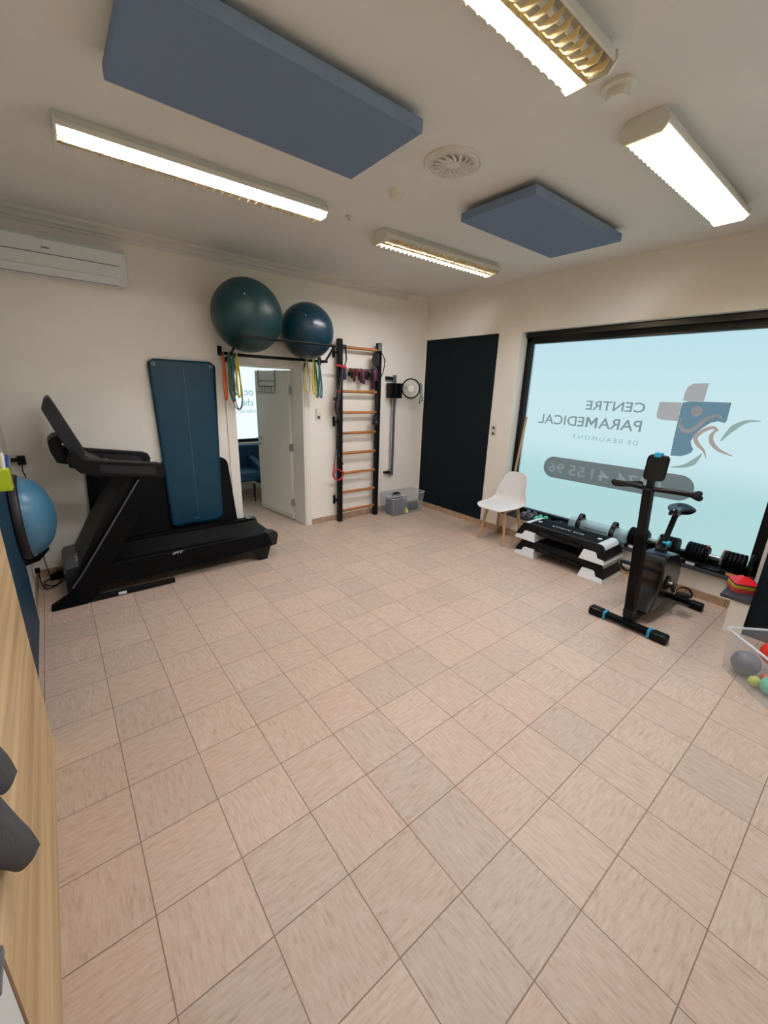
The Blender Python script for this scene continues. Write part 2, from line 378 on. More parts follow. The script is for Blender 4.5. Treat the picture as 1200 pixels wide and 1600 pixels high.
# ---- window 1
wn = MB()
F0, F1 = 4.865, 4.96
wn.box(F0, F1, WY1 - .065, WY1, WZ0, WZ1).box(F0, F1, WY0, WY0 + .085, WZ0, WZ1).box(F0, F1, WY0, WY1, WZ0, WZ0 + .07)
wn.box(F0, F1, WY0, WY1, 2.335, WZ1)
wroot = wn.build('window_1', 'black_metal', None, .004); wroot['kind'] = 'structure'
MB().box(F0 - .045, F0 + .001, WY0, WY1 - .01, 2.40, WZ1 - .001).build('blind_cassette', 'black_gloss', wroot, .006)
MB().box(F0 - .008, F0, WY0, WY1 - .03, 2.337, 2.352).build('glazing_bead', 'black_gloss', wroot, .001)
MB().box(F0 - .004, F0 + .001, WY1 - .063, WY1 - .050, WZ0 + .06, 2.34).build('glazing_bead', 'graphite', wroot, .001)
pane = MB().add([(4.925, WY0 + .05, WZ0 + .05), (4.925, WY1 - .05, WZ0 + .05), (4.925, WY1 - .05, 2.35), (4.925, WY0 + .05, 2.35)], [(0, 3, 2, 1)])
pane.build('pane', 'frosted_film', wroot, 0, False, fixn=False)
sl = MB(); sl.box(XR - .045, F0, WY0 + .002, WY1 - .002, .262, .291); sl.build('window_sill', 'sill_stone', wroot, .003)
struct('trim_4', MB().box(4.245, XR - .0455, -.4895, -.305, .271, .30), 'sill_stone', .002)
# street outside, seen only as a blur through the frosted film
struct('floor_outside', MB().box(5.3, 14, -14, 16, -.25, -.15), 'street')

# ---- added window, unseen behind the camera; its glowing pane brightens the room
w3 = MB(); w3.box(F0, F1, -1.32, -1.25, WZ0, WZ1).box(F0, F1, -2.75, -2.68, WZ0, WZ1).box(F0, F1, -2.75, -1.25, WZ0, WZ0 + .07).box(F0, F1, -2.75, -1.25, 2.38, WZ1)
w3r = w3.build('window_added', 'black_metal', None, .004); w3r['kind'] = 'structure'
MB().add([(4.925, -2.7, WZ0 + .05), (4.925, -1.3, WZ0 + .05), (4.925, -1.3, 2.4), (4.925, -2.7, 2.4)], [(0, 3, 2, 1)]).build('pane', 'fill_daylight', w3r, 0, False, fixn=False)
MB().box(XR - .045, F0, -2.748, -1.252, .262, .291).build('window_sill', 'sill_stone', w3r, .003)

# ---- vinyl sign on the window (mirrored, seen from inside)
sx_ = 4.9225
def dec(name, poly, m, parent, dx=0.0):
    a = MB(); n = len(poly); a.add([(sx_ - dx, y, z) for y, z in poly], [tuple(range(n))]); return a.build(name, m, parent, 0, False)
sign = thing('clinic_sign', 'mirrored clinic lettering, cross emblem and phone number pill on the frosted window', 'sign', (sx_, .8, 1.3))
Y = lambda y0, z0: (lambda a, b: (sx_, y0 + a, z0 + b))
text_mb('CENTRE', Y(.755, 1.622), .595, .098, .011).build('lettering', 'vinyl_text', sign, 0, False)
text_mb('PARA', Y(.755, 1.435), .425, .110, .011).build('lettering', 'vinyl_text', sign, 0, False)
dec('lettering', [(y, 1.435 + z) for y, z in ((1.195, 0), (1.195, .11), (1.222, .11), (1.258, .058), (1.294, .11), (1.321, .11), (1.321, 0), (1.297, 0), (1.297, .07), (1.258, .018), (1.219, .07), (1.219, 0))], 'vinyl_text', sign)
text_mb('EDICAL', Y(1.343, 1.435), .557, .110, .011).build('lettering', 'vinyl_text', sign, 0, False)
text_mb('DE', Y(.76, 1.30), .095, .044, -.004, 0, 1.35).build('lettering', 'vinyl_thin', sign, 0, False)
text_mb('BEAUMONT', Y(.905, 1.30), .545, .044, -.004, 0, 1.35).build('lettering', 'vinyl_thin', sign, 0, False)
pl_ = arc(1.62, .935, .125, -PI / 2, PI / 2, 12) + arc(.32, .945, .125, PI / 2, 1.5 * PI, 12)
dec('phone_pill', pl_, 'vinyl_pill', sign)
for (w_, y_, l_) in (('0474', .47, .42), ('41', .97, .20), ('55', 1.235, .19), ('96', 1.485, .19)):
    text_mb(w_, (lambda y_: (lambda a, b: (sx_ - .002, y_ + a, .875 + b)))(y_), l_, .118, .012).build('phone_digits', 'vinyl_digit', sign, 0, False)
# emblem: blue main shape, two grey arms, figure
main = [(.455, 1.70), (.45, 1.735), (.40, 1.75), (.09, 1.75), (.09, 1.60), (.10, 1.575), (.15, 1.588), (.20, 1.57), (.26, 1.51), (.30, 1.45), (.315, 1.39), (.30, 1.35), (.28, 1.325), (.29, 1.29), (.33, 1.26), (.37, 1.245), (.45, 1.24), (.455, 1.40)]
dec('emblem_cross', main, 'vinyl_blue', sign)
dec('emblem_arm', [(.29, 1.752), (.285, 1.91), (.40, 1.905), (.435, 1.88), (.45, 1.83), (.452, 1.752)], 'vinyl_grey', sign)
dec('emblem_arm', [(.457, 1.735), (.64, 1.735), (.645, 1.62), (.635, 1.585), (.60, 1.57), (.457, 1.565)], 'vinyl_grey', sign)
def ribbon(name, P, W, m, dx=.002):
    pts = spline([(p[0], p[1], 0) for p in P], 8); n = len(pts); L_, R_ = [], []
    for i, p in enumerate(pts):
        t = (pts[min(i + 1, n - 1)] - pts[max(i - 1, 0)]).normalized(); u = i / (n - 1)
        k = u * (len(W) - 1); a = int(min(k, len(W) - 2)); ww = W[a] + (W[a + 1] - W[a]) * (k - a)
        nrm = Vector((-t.y, t.x, 0)) * ww; L_.append(p + nrm); R_.append(p - nrm)
    a = MB(); a.grid([[(sx_ - dx, q.x, q.y) for q in L_], [(sx_ - dx, q.x, q.y) for q in R_]]); return a.build(name, m, sign, 0, False)
# head and arm of the figure are paler film cut into the blue
dec('figure_head', [(.325 + .045 * math.cos(t * PI / 12), 1.665 + .048 * math.sin(t * PI / 12)) for t in range(24)], 'vinyl_pale', sign, .003)
ribbon('figure_arm', [(.44, 1.60), (.415, 1.51), (.36, 1.475), (.30, 1.52), (.24, 1.60), (.17, 1.635), (.11, 1.605)], [.003, .016, .02, .018, .016, .012, .003], 'vinyl_pale', .003)
ribbon('figure_leg', [(.13, 1.50), (.17, 1.53), (.235, 1.50), (.285, 1.43), (.25, 1.365), (.20, 1.32), (.165, 1.25)], [.004, .014, .016, .018, .016, .010, .001], 'vinyl_brown')
ribbon('figure_leg', [(.145, 1.515), (.17, 1.46), (.155, 1.40), (.10, 1.345), (.03, 1.315), (-.02, 1.30)], [.006, .016, .018, .014, .008, .001], 'vinyl_brown')
ribbon('swoosh', [(-.14, 1.61), (-.05, 1.60), (.03, 1.54), (.095, 1.42)], [.001, .012, .024, .004], 'vinyl_sage')
ribbon('swoosh', [(.205, 1.29), (.26, 1.20), (.33, 1.155), (.43, 1.13)], [.004, .026, .014, .001], 'vinyl_sage')

# ---- door frame + next room
fr = MB()
for (a, b) in ((DX0 - .085, DX0), (DX1, DX1 + .07)): fr.box(a, b, YB - .018, YB, 0, DZ + .06)
fr.box(DX0 - .085, DX1 + .07, YB - .018, YB, DZ, DZ + .065)
fr.box(DX0, DX0 + .02, YB - .012, YB + WT, 0, DZ).box(DX1 - .02, DX1, YB - .012, YB + WT, 0, DZ).box(DX0, DX1, YB - .012, YB + WT, DZ - .02, DZ)
froot = fr.build('door_1', 'white_paint', None, .003); froot['kind'] = 'structure'
lf = thing('door_leaf', 'white inner door standing open into the room behind, wire hook rack on top', 'door', (2.715, YB + WT + .02, 0))
ang = math.atan2(4.92 - 4.07, 2.575 - 2.685); u_ = Vector((math.cos(ang), math.sin(ang), 0)); n_ = Vector((-u_.y, u_.x, 0))
hp = Vector((2.685, YB + WT + .02, 0))
MB().obox(hp + u_ * .41 + n_ * -.02 + Vector((0, 0, .985)), u_ * .41, n_ * .02, (0, 0, .975)).build('door_panel', 'white_paint', lf, .002)
MB().obox(hp + u_ * .41 + n_ * .002 + Vector((0, 0, .045)), u_ * .41, n_ * .003, (0, 0, .03)).build('kick_strip', 'socket', lf, .001)
hd = MB(); q = hp + u_ * .765 + n_ * .0 + Vector((0, 0, 1.05)); hd.cyl(q, q + n_ * .05, .011).cyl(q + n_ * .045, q + n_ * .045 - u_ * .11, .009); hd.cyl(q, q + n_ * .006, .025)
hd.build('door_handle', 'silver', lf); MB().cyl(q + Vector((0, 0, -.085)), q + Vector((0, 0, -.085)) + n_ * .008, .022).build('lock_rose', 'silver', lf)
for z in (.25, 1.0, 1.72): MB().obox(hp + Vector((.006, -.022, z)), (.022, 0, 0), (0, .018, 0), (0, 0, .045)).build('hinge', 'silver', lf, .001)
hk = thing('hook_rack', 'wire over-door rack with six hooks hanging on the open door', 'rack', tuple(hp + u_ * .5 + n_ * .01 + Vector((0, 0, 1.96))))
P0 = lambda s, z, d=.008: tuple(hp + u_ * s + n_ * d + Vector((0, 0, z)))
r = MB(); r.tube([P0(.30, 1.965), P0(.30, 1.76)], .004, 6).tube([P0(.72, 1.965), P0(.72, 1.76)], .004, 6).tube([P0(.30, 1.83), P0(.72, 1.83)], .004, 6).tube([P0(.30, 1.76), P0(.72, 1.76)], .004, 6)
for s_ in (.30, .72): r.tube([P0(s_, 1.965, .008), P0(s_, 1.968, -.045)], .003, 6)
r.build('wire_frame', 'graphite', hk)
for i in range(6):
    s_ = .31 + i * .08; MB().tube([P0(s_, 1.76), P0(s_, 1.69, .01), P0(s_, 1.665, .03), P0(s_ , 1.69, .05)], .0035, 6).build('hook', 'graphite', hk)
# the far room shell
struct('wall_far_room', MB().box(-.6, 1.6, 6.1, 6.2, 0, 2.7).box(1.6, 3.9, 6.1, 6.2, 0, .84).box(1.6, 3.9, 6.1, 6.2, 2.35, 2.7).box(3.9, 4.2, 6.1, 6.2, 0, 2.7), 'wall')
struct('wall_far_room_right', MB().box(4.1, 4.2, YB + WT, 6.1, 0, 2.7), 'wall')
struct('wall_far_room_left', MB().box(-.7, -.6, YB + WT, 6.1, 0, 2.7), 'wall')
struct('ceiling_far_room', MB().box(-.7, 4.2, YB + WT, 6.2, 2.7, 2.8), 'ceiling')
w2 = MB(); w2.box(1.6, 3.9, 6.07, 6.13, .84, .885).box(1.6, 3.9, 6.07, 6.13, 2.32, 2.35).box(1.6, 1.64, 6.07, 6.13, .84, 2.35).box(3.86, 3.9, 6.07, 6.13, .84, 2.35)
w2r = w2.build('window_2', 'black_metal', None, .003); w2r['kind'] = 'structure'
MB().add([(1.6, 6.12, .86), (3.9, 6.12, .86), (3.9, 6.12, 2.34), (1.6, 6.12, 2.34)], [(0, 1, 2, 3)]).build('pane', 'frosted_far', w2r, 0, False, fixn=False)
MB().box(1.6, 3.9, 5.99, 6.1, .80, .825).build('window_sill', 'white_paint', w2r, .002)
sg2 = thing('glass_lettering', 'mirrored grey letters on the frosted window of the room behind the door', 'sign', (2.9, 6.115, 1.5))
X2 = lambda x1, z0: (lambda a, b: (x1 - a, 6.114, z0 + b))
text_mb('oc', X2(3.025, 1.60), .155, .085, .012).build('lettering', 'vinyl_far', sg2, 0, False)
text_mb('che', X2(3.015, 1.425), .205, .12, .012).build('lettering', 'vinyl_far', sg2, 0, False)
text_mb('odynam', X2(3.06, 1.295), .33, .09, 0).build('lettering', 'vinyl_far', sg2, 0, False)
ar = thing('armchair', 'teal velvet armchair with dark legs seen through the open door', 'armchair', (2.75, 5.5, 0))
bk = MB(); bk.prism(rrect(2.2, 3.2, .40, .82, .08), 5.78, 5.93, 'y'); bk.build('backrest', 'sofa', ar, .03, seg=3)
MB().box(2.28, 3.08, 5.22, 5.85, .33, .47).build('seat', 'sofa', ar, .04, seg=3)
for xx in (2.24, 2.72):
    a = MB(); a.prism([(5.22, .26), (5.20, .40), (5.26, .53), (5.45, .60), (5.75, .66), (5.85, .66), (5.85, .26)], xx if xx < 2.5 else xx, xx + .1, 'x'); 
    a.build('armrest', 'sofa', ar, .03, seg=3)
for (xx, yy) in ((2.30, 5.28), (2.62, 5.26), (2.30, 5.8), (3.0, 5.8)): MB().cyl((xx, yy, .28), (xx, yy - .01, 0), .022, .012, 12).build('leg', 'dark_wood', ar)

# ------------------------------------------------------------------ ceiling things
def panel(x0, x1, y0, y1, label):
    t = thing('acoustic_panel', label, 'ceiling panel', ((x0 + x1) / 2, (y0 + y1) / 2, 2.93), 'blue-grey acoustic panels under the ceiling')
    MB().box(x0, x1, y0, y1, 2.93, 2.985).build('panel_board', 'acoustic', t, .004)
    for a in (x0 + .15, x1 - .15):
        for b in (y0 + .12, y1 - .12): MB().cyl((a, b, 2.98), (a, b, H), .008, n=8).build('hanger', 'silver', t)
panel(.665, 1.865, .850, 1.452, 'blue-grey acoustic panel nearest the camera, cut off by the top of the photo')
panel(2.79, 3.985, .835, 1.432, 'smaller looking blue-grey acoustic panel between the far tube light and the window')

def lamp_fixture(name_label, cx, cy, x0, x1, rot=0.0, lit=(1, 1)):
    t = thing('tube_light', name_label, 'ceiling light', ((x0 + x1) / 2, cy, H), 'fluorescent ceiling lights')
    Lh = (x1 - x0) / 2; mx = (x0 + x1) / 2
    T = lambda p: (mx + (p[0]) * math.cos(rot) - (p[1]) * math.sin(rot), cy + (p[0]) * math.sin(rot) + (p[1]) * math.cos(rot), p[2])
    # housing: channel open at the bottom (top plate + two folded sides)
    prof = [(-.078, H), (-.078, 2.995), (-.104, 2.982), (-.106, 2.955), (-.098, 2.953), (-.092, 2.978), (-.068, 2.992), (-.06, 3.008), (.06, 3.008), (.068, 2.992), (.092, 2.978), (.098, 2.953), (.106, 2.955), (.104, 2.982), (.078, 2.995), (.078, H)]
    a = MB(); a.prism(prof, -Lh + .012, Lh - .012, 'x', T); a.prism([(-.030, 3.008), (-.004, 2.95), (.004, 2.95), (.030, 3.008)], -Lh + .012, Lh - .012, 'x', T); a.build('housing', 'white_enamel', t, 0)
    cap = [(-.078, H), (-.08, 3.0), (-.109, 2.986), (-.111, 2.955), (-.083, 2.922), (.083, 2.922), (.111, 2.955), (.109, 2.986), (.08, 3.0), (.078, H)]
    for s in (-1, 1):
        a = MB(); a.prism(cap, s * (Lh - .012), s * Lh, 'x', T); a.build('end_cap', 'white_enamel', t, .002)
    for s in (-1, 1):
        a = MB(); n = 8; a.tube([T((-Lh + .04, s * .045, 2.972)), T((Lh - .04, s * .045, 2.972))], .013, n); a.build('fluorescent_tube', 'tube_light' if lit[(s + 1) // 2] else 'tube_off', t)
    lv = MB(); nb = 28
    blade = [(-.096, 2.957), (-.080, 2.928), (-.006, 2.928), (0, 2.936), (.006, 2.928), (.080, 2.928), (.096, 2.957), (.088, 2.957), (.02, 2.949), (0, 2.949), (-.02, 2.949), (-.088, 2.957)]
    for i in range(nb):
        x = -Lh + .035 + i * (2 * Lh - .07) / (nb - 1); lv.prism(blade, x - .0012, x + .0012, 'x', T)
    lv.prism([(-.002, 2.928), (.002, 2.928), (.002, 2.945), (-.002, 2.945)], -Lh + .012, Lh - .012, 'x', T)
    lv.build('louvre', 'louvre', t, 0, False)
    return t
lamp_fixture('long tube light on the left, above the air conditioner and gym balls', 0, 2.11, .515, 2.045, -.012, (1, 0))
lamp_fixture('tube light in the far corner, above the wall bars', 0, 2.165, 2.63, 4.09, -.02, (0, 1))
lamp_fixture('large tube light nearest the camera, cut off by the top of the photo', 0, .195, .62, 2.125, 0, (0, 1))
lamp_fixture('tube light at top right, closest to the window', 0, .19, 2.635, 4.12)

rs = thing('plaster_rose', 'round white plaster rose with leaf relief between the two blue panels', 'ceiling rose', (2.30, 1.065, H))
a = MB(); a.lathe([(.165, H), (.165, H - .008), (.158, H - .016), (.148, H - .013), (.142, H - .010), (.136, H - .018), (.125, H - .020), (.112, H - .012), (.05, H - .010), (.03, H - .022), (.001, H - .026)], (2.30, 1.065, 0), 'z', 48); a.build('rose_disc', 'plaster', rs)
lf_ = MB()
for k in range(16):
    t = 2 * PI * k / 16; d = Vector((math.cos(t), math.sin(t), 0)); e = Vector((-d.y, d.x, 0)); c0 = Vector((2.30, 1.065, H - .014))
    P = [c0 + d * .03, c0 + d * .06 + e * .012 + Vector((0, 0, -.006)), c0 + d * .09 + e * .004 + Vector((0, 0, -.01)), c0 + d * .115 - e * .01 + Vector((0, 0, -.004))]
    lf_.tube(spline(P, 3), [.004 + .005 * math.sin(PI * i / 9) for i in range(10)], 6)
for k in range(40):
    t = 2 * PI * k / 40; lf_.sphere((2.30 + .131 * math.cos(t), 1.065 + .131 * math.sin(t), H - .018), .006, 8)
lf_.build('leaf_relief', 'plaster', rs)
def detector(c, r, h, label, r2=None):
    t = thing('smoke_detector', label, 'smoke detector', (c[0], c[1], H), 'smoke detectors on the ceiling')
    r2 = r2 or r * .9
    MB().lathe([(r, H), (r, H - h * .3), (r * .97, H - h * .35)], (c[0], c[1], 0), 'z', 32).build('base_ring', 'white_enamel', t)
    MB().lathe([(r2, H - h * .3), (r2, H - h * .85), (r2 * .93, H - h), (.001, H - h)], (c[0], c[1], 0), 'z', 32).build('detector_cap', 'white_enamel', t)
detector((2.30, 1.56), .048, .045, 'plain cylindrical smoke detector left of the ceiling rose')
detector((2.31, 2.11), .045, .035, 'small smoke detector between the two far tube lights', .028)
detector((2.37, .195), .070, .05, 'wide smoke detector between the two near tube lights', .045)

# ------------------------------------------------------------------ air conditioner
ac = thing('air_conditioner', 'white wall mounted air conditioner high on the left of the back wall', 'air conditioner', (.5, YB, 2.7))
prof = [(YB, 2.56), (YB - .13, 2.555), (YB - .185, 2.60), (YB - .20, 2.66), (YB - .195, 2.80), (YB - .16, 2.835), (YB, 2.84)]
MB().prism(prof, .13, .985, 'x').build('casing', 'ac_white', ac, .006)
MB().box(.10, .93, YB - .205, YB - .196, 2.69, 2.695).build('panel_seam', 'grey_mark', ac)
MB().obox((.53, YB - .166, 2.578), (.385, 0, 0), (0, .028, -.024), (0, -.0015, -.0015)).build('air_flap', 'white_plastic', ac, .001)
MB().box(.14, .915, YB - .14, YB - .132, 2.5505, 2.556).build('outlet_slot', 'sock_dark', ac)
MB().box(.40, .985, YB - .1975, YB - .193, 2.792, 2.797).build('chrome_strip', 'chrome', ac)
MB().obox((.45, YB - .199, 2.735), (.025, 0, 0), (0, .001, 0), (0, 0, .006)).build('badge', 'grey_mark', ac)

# ------------------------------------------------------------------ treadmill
tm = thing('treadmill', 'black folding treadmill along the back wall with tilted screen', 'treadmill', (1.0, 3.3, 0))
yn, yf = 2.985, 3.64
for (y0, y1) in ((yn + .002, yn + .09), (yf - .09, yf)):
    MB().prism([(.34, .12), (.34, .28), (.60, .292), (1.86, .292), (1.93, .295), (1.965, .285), (1.98, .25), (1.955, .15), (1.90, .135), (1.2, .115), (.6, .10)], y0, y1).build('side_rail', 'black_side', tm, .01, seg=3)
    MB().prism([(1.86, .2975), (1.92, .300), (1.968, .288), (1.986, .25), (1.965, .148), (1.92, .14)], y0 - .004, y1 + .004).build('rail_end_cap', 'black_gloss', tm, .006)
    MB().prism([(1.66, .14), (1.90, .14), (1.855, .0), (1.77, .0)], y0 + .005, y1 - .02).build('rear_foot', 'black_plastic', tm, .004)
b = MB(); b.box(.40, 1.93, yn + .09, yf - .09, .20, .272); b.build('running_belt', 'belt', tm, .015)
MB().cyl((1.93, yn + .08, .235), (1.93, yf - .08, .235), .034).build('roller', 'black_plastic', tm)
MB().box(.36, 1.88, yn + .03, yf - .03, .13, .20).build('deck_frame', 'black_plastic', tm)
upr = [(.045, .0), (.05, .04), (.16, .10), (.29, .28), (.765, .99), (.80, 1.06), (.96, 1.06), (.94, .98), (.66, .56), (.57, .43), (.47, .29), (.36, .06), (.28, .0)]
for (y0, y1, s) in ((yn - .045, yn + .02, 1), (yf - .03, yf + .03, 0)):
    up = MB().prism(upr, y0, y1).build('upright', 'black_side', tm, .008)
    if s: MB().prism([(.20, .165), (.29, .285), (.765, .995), (.775, .99), (.30, .28), (.21, .16)], y0 - .001, y0 + .01).build('trim_strip', 'grey_cover', up)
MB().prism([(.27, .31), (.44, .62), (.70, 1.02), (.80, 1.04), (.36, .33)], yn + .02, yf - .02).build('cross_panel', 'black_plastic', tm)
MB().box(.27, .945, yn - .04, yn + .0, .004, .045).build('floor_rail', 'black_metal', tm, .004)
MB().box(.27, .945, yf, yf + .04, .004, .045).build('floor_rail', 'black_metal', tm, .004)
MB().box(.50, .56, yn - .043, yn - .039, .012, .036).build('warning_label', 'white_mark', tm)
mc = MB().prism([(.165, .04), (.165, .26), (.185, .295), (.30, .31), (.40, .305), (.42, .04)], yn + .05, yf - .02).build('motor_cover', 'graphite', tm, .012, seg=3)
MB().prism([(.163, .262), (.184, .299), (.30, .314), (.395, .309), (.395, .302), (.30, .306), (.19, .292), (.17, .258)], yn + .045, yf - .015).build('cover_top', 'grey_cover', mc, .003)
text_mb('NordicTrack', lambda a, b: (.305 - b - .02, 3.14 + a * 1.0, .3165), .20, .035).build('lettering', 'white_mark', mc, 0, False)
text_mb('iFIT', lambda a, b: (.955 + a, yn - .0005 + .002 - .003, .262 + b), .10, .022, .0, .35).build('lettering', 'white_mark', tm, 0, False)
hr = [(.32, 1.175), (.345, 1.23), (.39, 1.26), (.44, 1.19), (.60, 1.165), (.93, 1.118), (.965, 1.10), (.982, 1.06), (.975, 1.02), (.95, .985), (.70, 1.02), (.47, 1.05), (.39, 1.085)]
for (y0, y1) in ((yn - .05, yn + .03), (yf - .03, yf + .05)):
    h_ = MB().prism(hr, y0, y1).build('handrail', 'black_plastic', tm, .012, seg=3)
    MB().prism([(.52, 1.075), (.52, 1.135), (.88, 1.088), (.91, 1.06), (.90, 1.02)], y0 - .002, y0 + .01).build('grip_inlay', 'graphite', h_, .002)
cn = MB().prism([(.33, 1.12), (.345, 1.20), (.42, 1.215), (.50, 1.15), (.56, 1.13), (.56, 1.10), (.42, 1.09)], yn + .03, yf - .03).build('console', 'black_plastic', tm, .006)
MB().obox((.455, yn + .09, 1.192), (.03, 0, -.026), (0, .03, 0), (.002, 0, .002)).build('button_pad', 'graphite', cn, .001)
MB().obox((.44, yn + .09, 1.208), (.008, 0, -.007), (0, .018, 0), (.0025, 0, .0035)).build('red_button', 'red_rub', cn, .001)
MB().box(.52, .60, yn + .10, yn + .16, 1.12, 1.155).build('safety_clip', 'grey_cover', cn, .008)
scr = MB().prism([(.235, 1.555), (.262, 1.63), (.29, 1.645), (.45, 1.215), (.415, 1.19), (.36, 1.21), (.30, 1.36)], yn + .06, yf - .06).build('screen_housing', 'graphite', tm, .006)
MB().obox(((.29 + .45) / 2 + .004, (yn + yf) / 2, (1.645 + 1.215) / 2 + .001), (.075, 0, -.20), (0, .25, 0), (.002, 0, .001)).build('display', 'black_gloss', scr)
MB().prism([(.23, 1.31), (.265, 1.345), (.33, 1.35), (.345, 1.30), (.31, 1.29), (.315, 1.24), (.36, 1.225), (.35, 1.12), (.265, 1.14), (.235, 1.23)], yn + .16, yf - .16).build('screen_bracket', 'black_plastic', tm, .008)

# mats behind
fm = thing('folding_mat', 'large black exercise mat leaning on the wall behind the treadmill', 'mat', (1.1, 3.72, 0))
a = MB(); poly = arc(.50 + 0, .92, .05, PI, PI / 2, 5) + arc(1.66, .91, .09, PI / 2, 0, 6) + [(1.83, .0), (.40, .0)]
a.prism(poly, 0, .025, 'y', lambda q: (q[0], 3.708 + q[1], q[2])); a.build('mat_body', 'foam_black', fm, .004)
ym_ = thing('exercise_mat', 'teal exercise mat with two eyelets hanging on the wall above the treadmill', 'mat', (1.38, 3.72, 2.0))
def matpt(u, v, d=0):   # u 0..1 across, v 0..1 down, hangs in a slight bow
    x0 = 1.075 + .035 * v; x1 = 1.70 - .065 * v
    z = 1.985 - 1.665 * v + (.012 * math.sin(PI * u * 2.0) - .035 * (1 - u)) * v ** 6
    y = 3.715 - .045 * v - .035 * math.sin(PI * v) * (1 - abs(2 * u - 1)) * .4 + .006 * (abs(2 * u - .7)) ** 2 * math.sin(PI * v) - d
    return (x0 + (x1 - x0) * u, y, z)
P = []
N, Mv = 20, 48
for j in range(Mv + 1):
    v = j / Mv; row = []
    dz = min(v, 1 - v) * 1.66; ins = 0
    rc = .05
    if dz < rc: ins = (rc - math.sqrt(max(0, rc * rc - (rc - dz) ** 2))) / .6
    for i in range(N + 1):
        u = ins + (1 - 2 * ins) * i / N; row.append(matpt(u, v))
    P.append(row)
MB().grid(P).build('mat_body', 'teal_mat', ym_, 0, True, solid=.012)
a = MB(); a.grid([[Vector(matpt(.5 - .002, v / 40, .0085)) for v in range(2, 38)], [Vector(matpt(.5 + .002, v / 40, .0085)) for v in range(2, 38)]]); a.build('centre_line', 'teal_mat_line', ym_, 0, False)
for u in (.075, .925):
    c0 = Vector(matpt(u, .028, .006)); a = MB(); a.tube([c0 + Vector((.013 * math.cos(t * PI / 8), -.003, .013 * math.sin(t * PI / 8))) for t in range(16)], .0035, 6, True); a.build('eyelet', 'silver', ym_)
MB().box(1.33, 1.40, matpt(.45, .965, .0095)[1], matpt(.45, .965, .009)[1] + .001, matpt(.45, .965)[2], matpt(.45, .965)[2] + .005).build('printed_mark', 'teal_mat_line', ym_, 0, False)

# ------------------------------------------------------------------ gym balls + rack
def ball(c, r, m, label):
    t = thing('gym_ball', label, 'gym ball', (c[0], c[1], c[2] - r), 'gym balls on the rack above the door')
    b = MB(); b.sphere(c, r, 64); b.build('ball_shell', m, t)
    d = (Vector((.287, -.9, 1.77)) - Vector(c)).normalized(); k = (d + Vector((-.04, 0, .60))).normalized()
    q = Vector(c) + k * r; MB().cyl(q - k * .01, q + k * .0025, .006, n=12).build('valve_plug', 'white_mark', t)
ball((1.954, 3.405, 2.421), .338, 'ball_green', 'big dark green gym ball on the left of the rack')
ball((2.636, 3.45, 2.354), .290, 'ball_teal', 'smaller glossy teal gym ball on the right of the rack')
rk = thing('ball_rack', 'black steel bar rack over the doorway carrying two gym balls', 'rack', (2.4, YB, 2.06))
ly, lz, oy, oz = 3.60, 2.065, 3.045, 2.19
MB().tube([(1.80, ly, lz), (2.975, ly, lz)], .016, 10).build('lower_bar', 'black_metal', rk)
MB().tube([(1.725, oy, oz), (2.74, oy, oz)], .013, 10).build('front_bar', 'black_metal', rk)
MB().tube([(1.83, ly, lz), (1.73, oy, oz)], .012, 10).build('strut', 'black_metal', rk)
MB().tube([(2.95, ly, lz), (2.74, oy, oz)], .012, 10).build('strut', 'black_metal', rk)
MB().box(1.745, 1.79, YB - .012, YB, 2.055, 2.15).box(1.755, 1.785, ly - .02, YB, 2.06, 2.085).tube([(1.77, ly, 2.075), (1.81, ly, lz)], .016, 8).build('wall_plate', 'black_metal', rk, .003)
MB().box(2.93, 2.975, YB - .012, YB, 2.03, 2.12).box(2.94, 2.965, ly, YB, 2.05, 2.08).build('wall_plate', 'black_metal', rk, .003)

# resistance bands hanging in loops from the rack
def loop_band(x, top, y, length, wid, r, m, label, tw=0.0, grp='resistance tubes hanging from the ball rack'):
    n = 52; P = []
    for i in range(n):
        t = 4 * PI * i / n; s = math.sin(t); c_ = math.cos(t); m2 = (1 - math.cos(t / 2)) / 2
        ln = length * (1 - .12 * m2); z = top - ln / 2 + ln / 2 * c_; f = (1 - c_) / 2
        P.append((x + 1.5 * wid * (.35 + .65 * f) * s * (1 - .45 * m2) + (tw + .022 * m2) * f, y + .017 * s * (1 - f) + (.006 * math.sin(1.5 * t)) - .012 * m2 * f, z))
    a = MB(); a.tube(P, r, 6, True); tag(a.build('resistance_tube', m, None), label, 'resistance band', grp)
bl = [('orange_rub', 'orange resistance tube, outermost left of the left bunch', 1.752, .50, .016), ('grey_rub', 'long grey resistance tube with the widest loop in the left bunch', 1.86, .60, .055),
      ('green_rub', 'dark green resistance tube in the left bunch beside the orange one', 1.795, .50, .03), ('yellow_rub', 'bright yellow resistance tube on the right of the left bunch', 1.875, .47, .025),
      ('lime_rub', 'olive lime resistance tube in the middle of the left bunch', 1.815, .46, .03), ('red_rub', 'red resistance tube inside the left bunch over the door frame', 1.80, .52, .018),
      ('teal_rub', 'teal resistance tube at the centre of the left bunch', 1.84, .44, .026)]
for i, (m, lb, x, ln, wd) in enumerate(bl): loop_band(x, lz + .016, ly - .01 - .012 * (i % 4), ln, wd, .0062, m, lb, .01 * (i % 3 - 1))
br_ = [('pale_rub', 'pale yellow resistance tube, leftmost of the right bunch beside the door', 2.70, .40, .04), ('yellow_rub', 'bright yellow resistance tube in the right bunch above the light switch', 2.775, .42, .022),
       ('teal_rub', 'teal green resistance tube, rightmost of the right bunch above the light switch', 2.845, .46, .022), ('green_rub', 'darker green resistance tube in the middle of the right bunch', 2.80, .46, .02)]
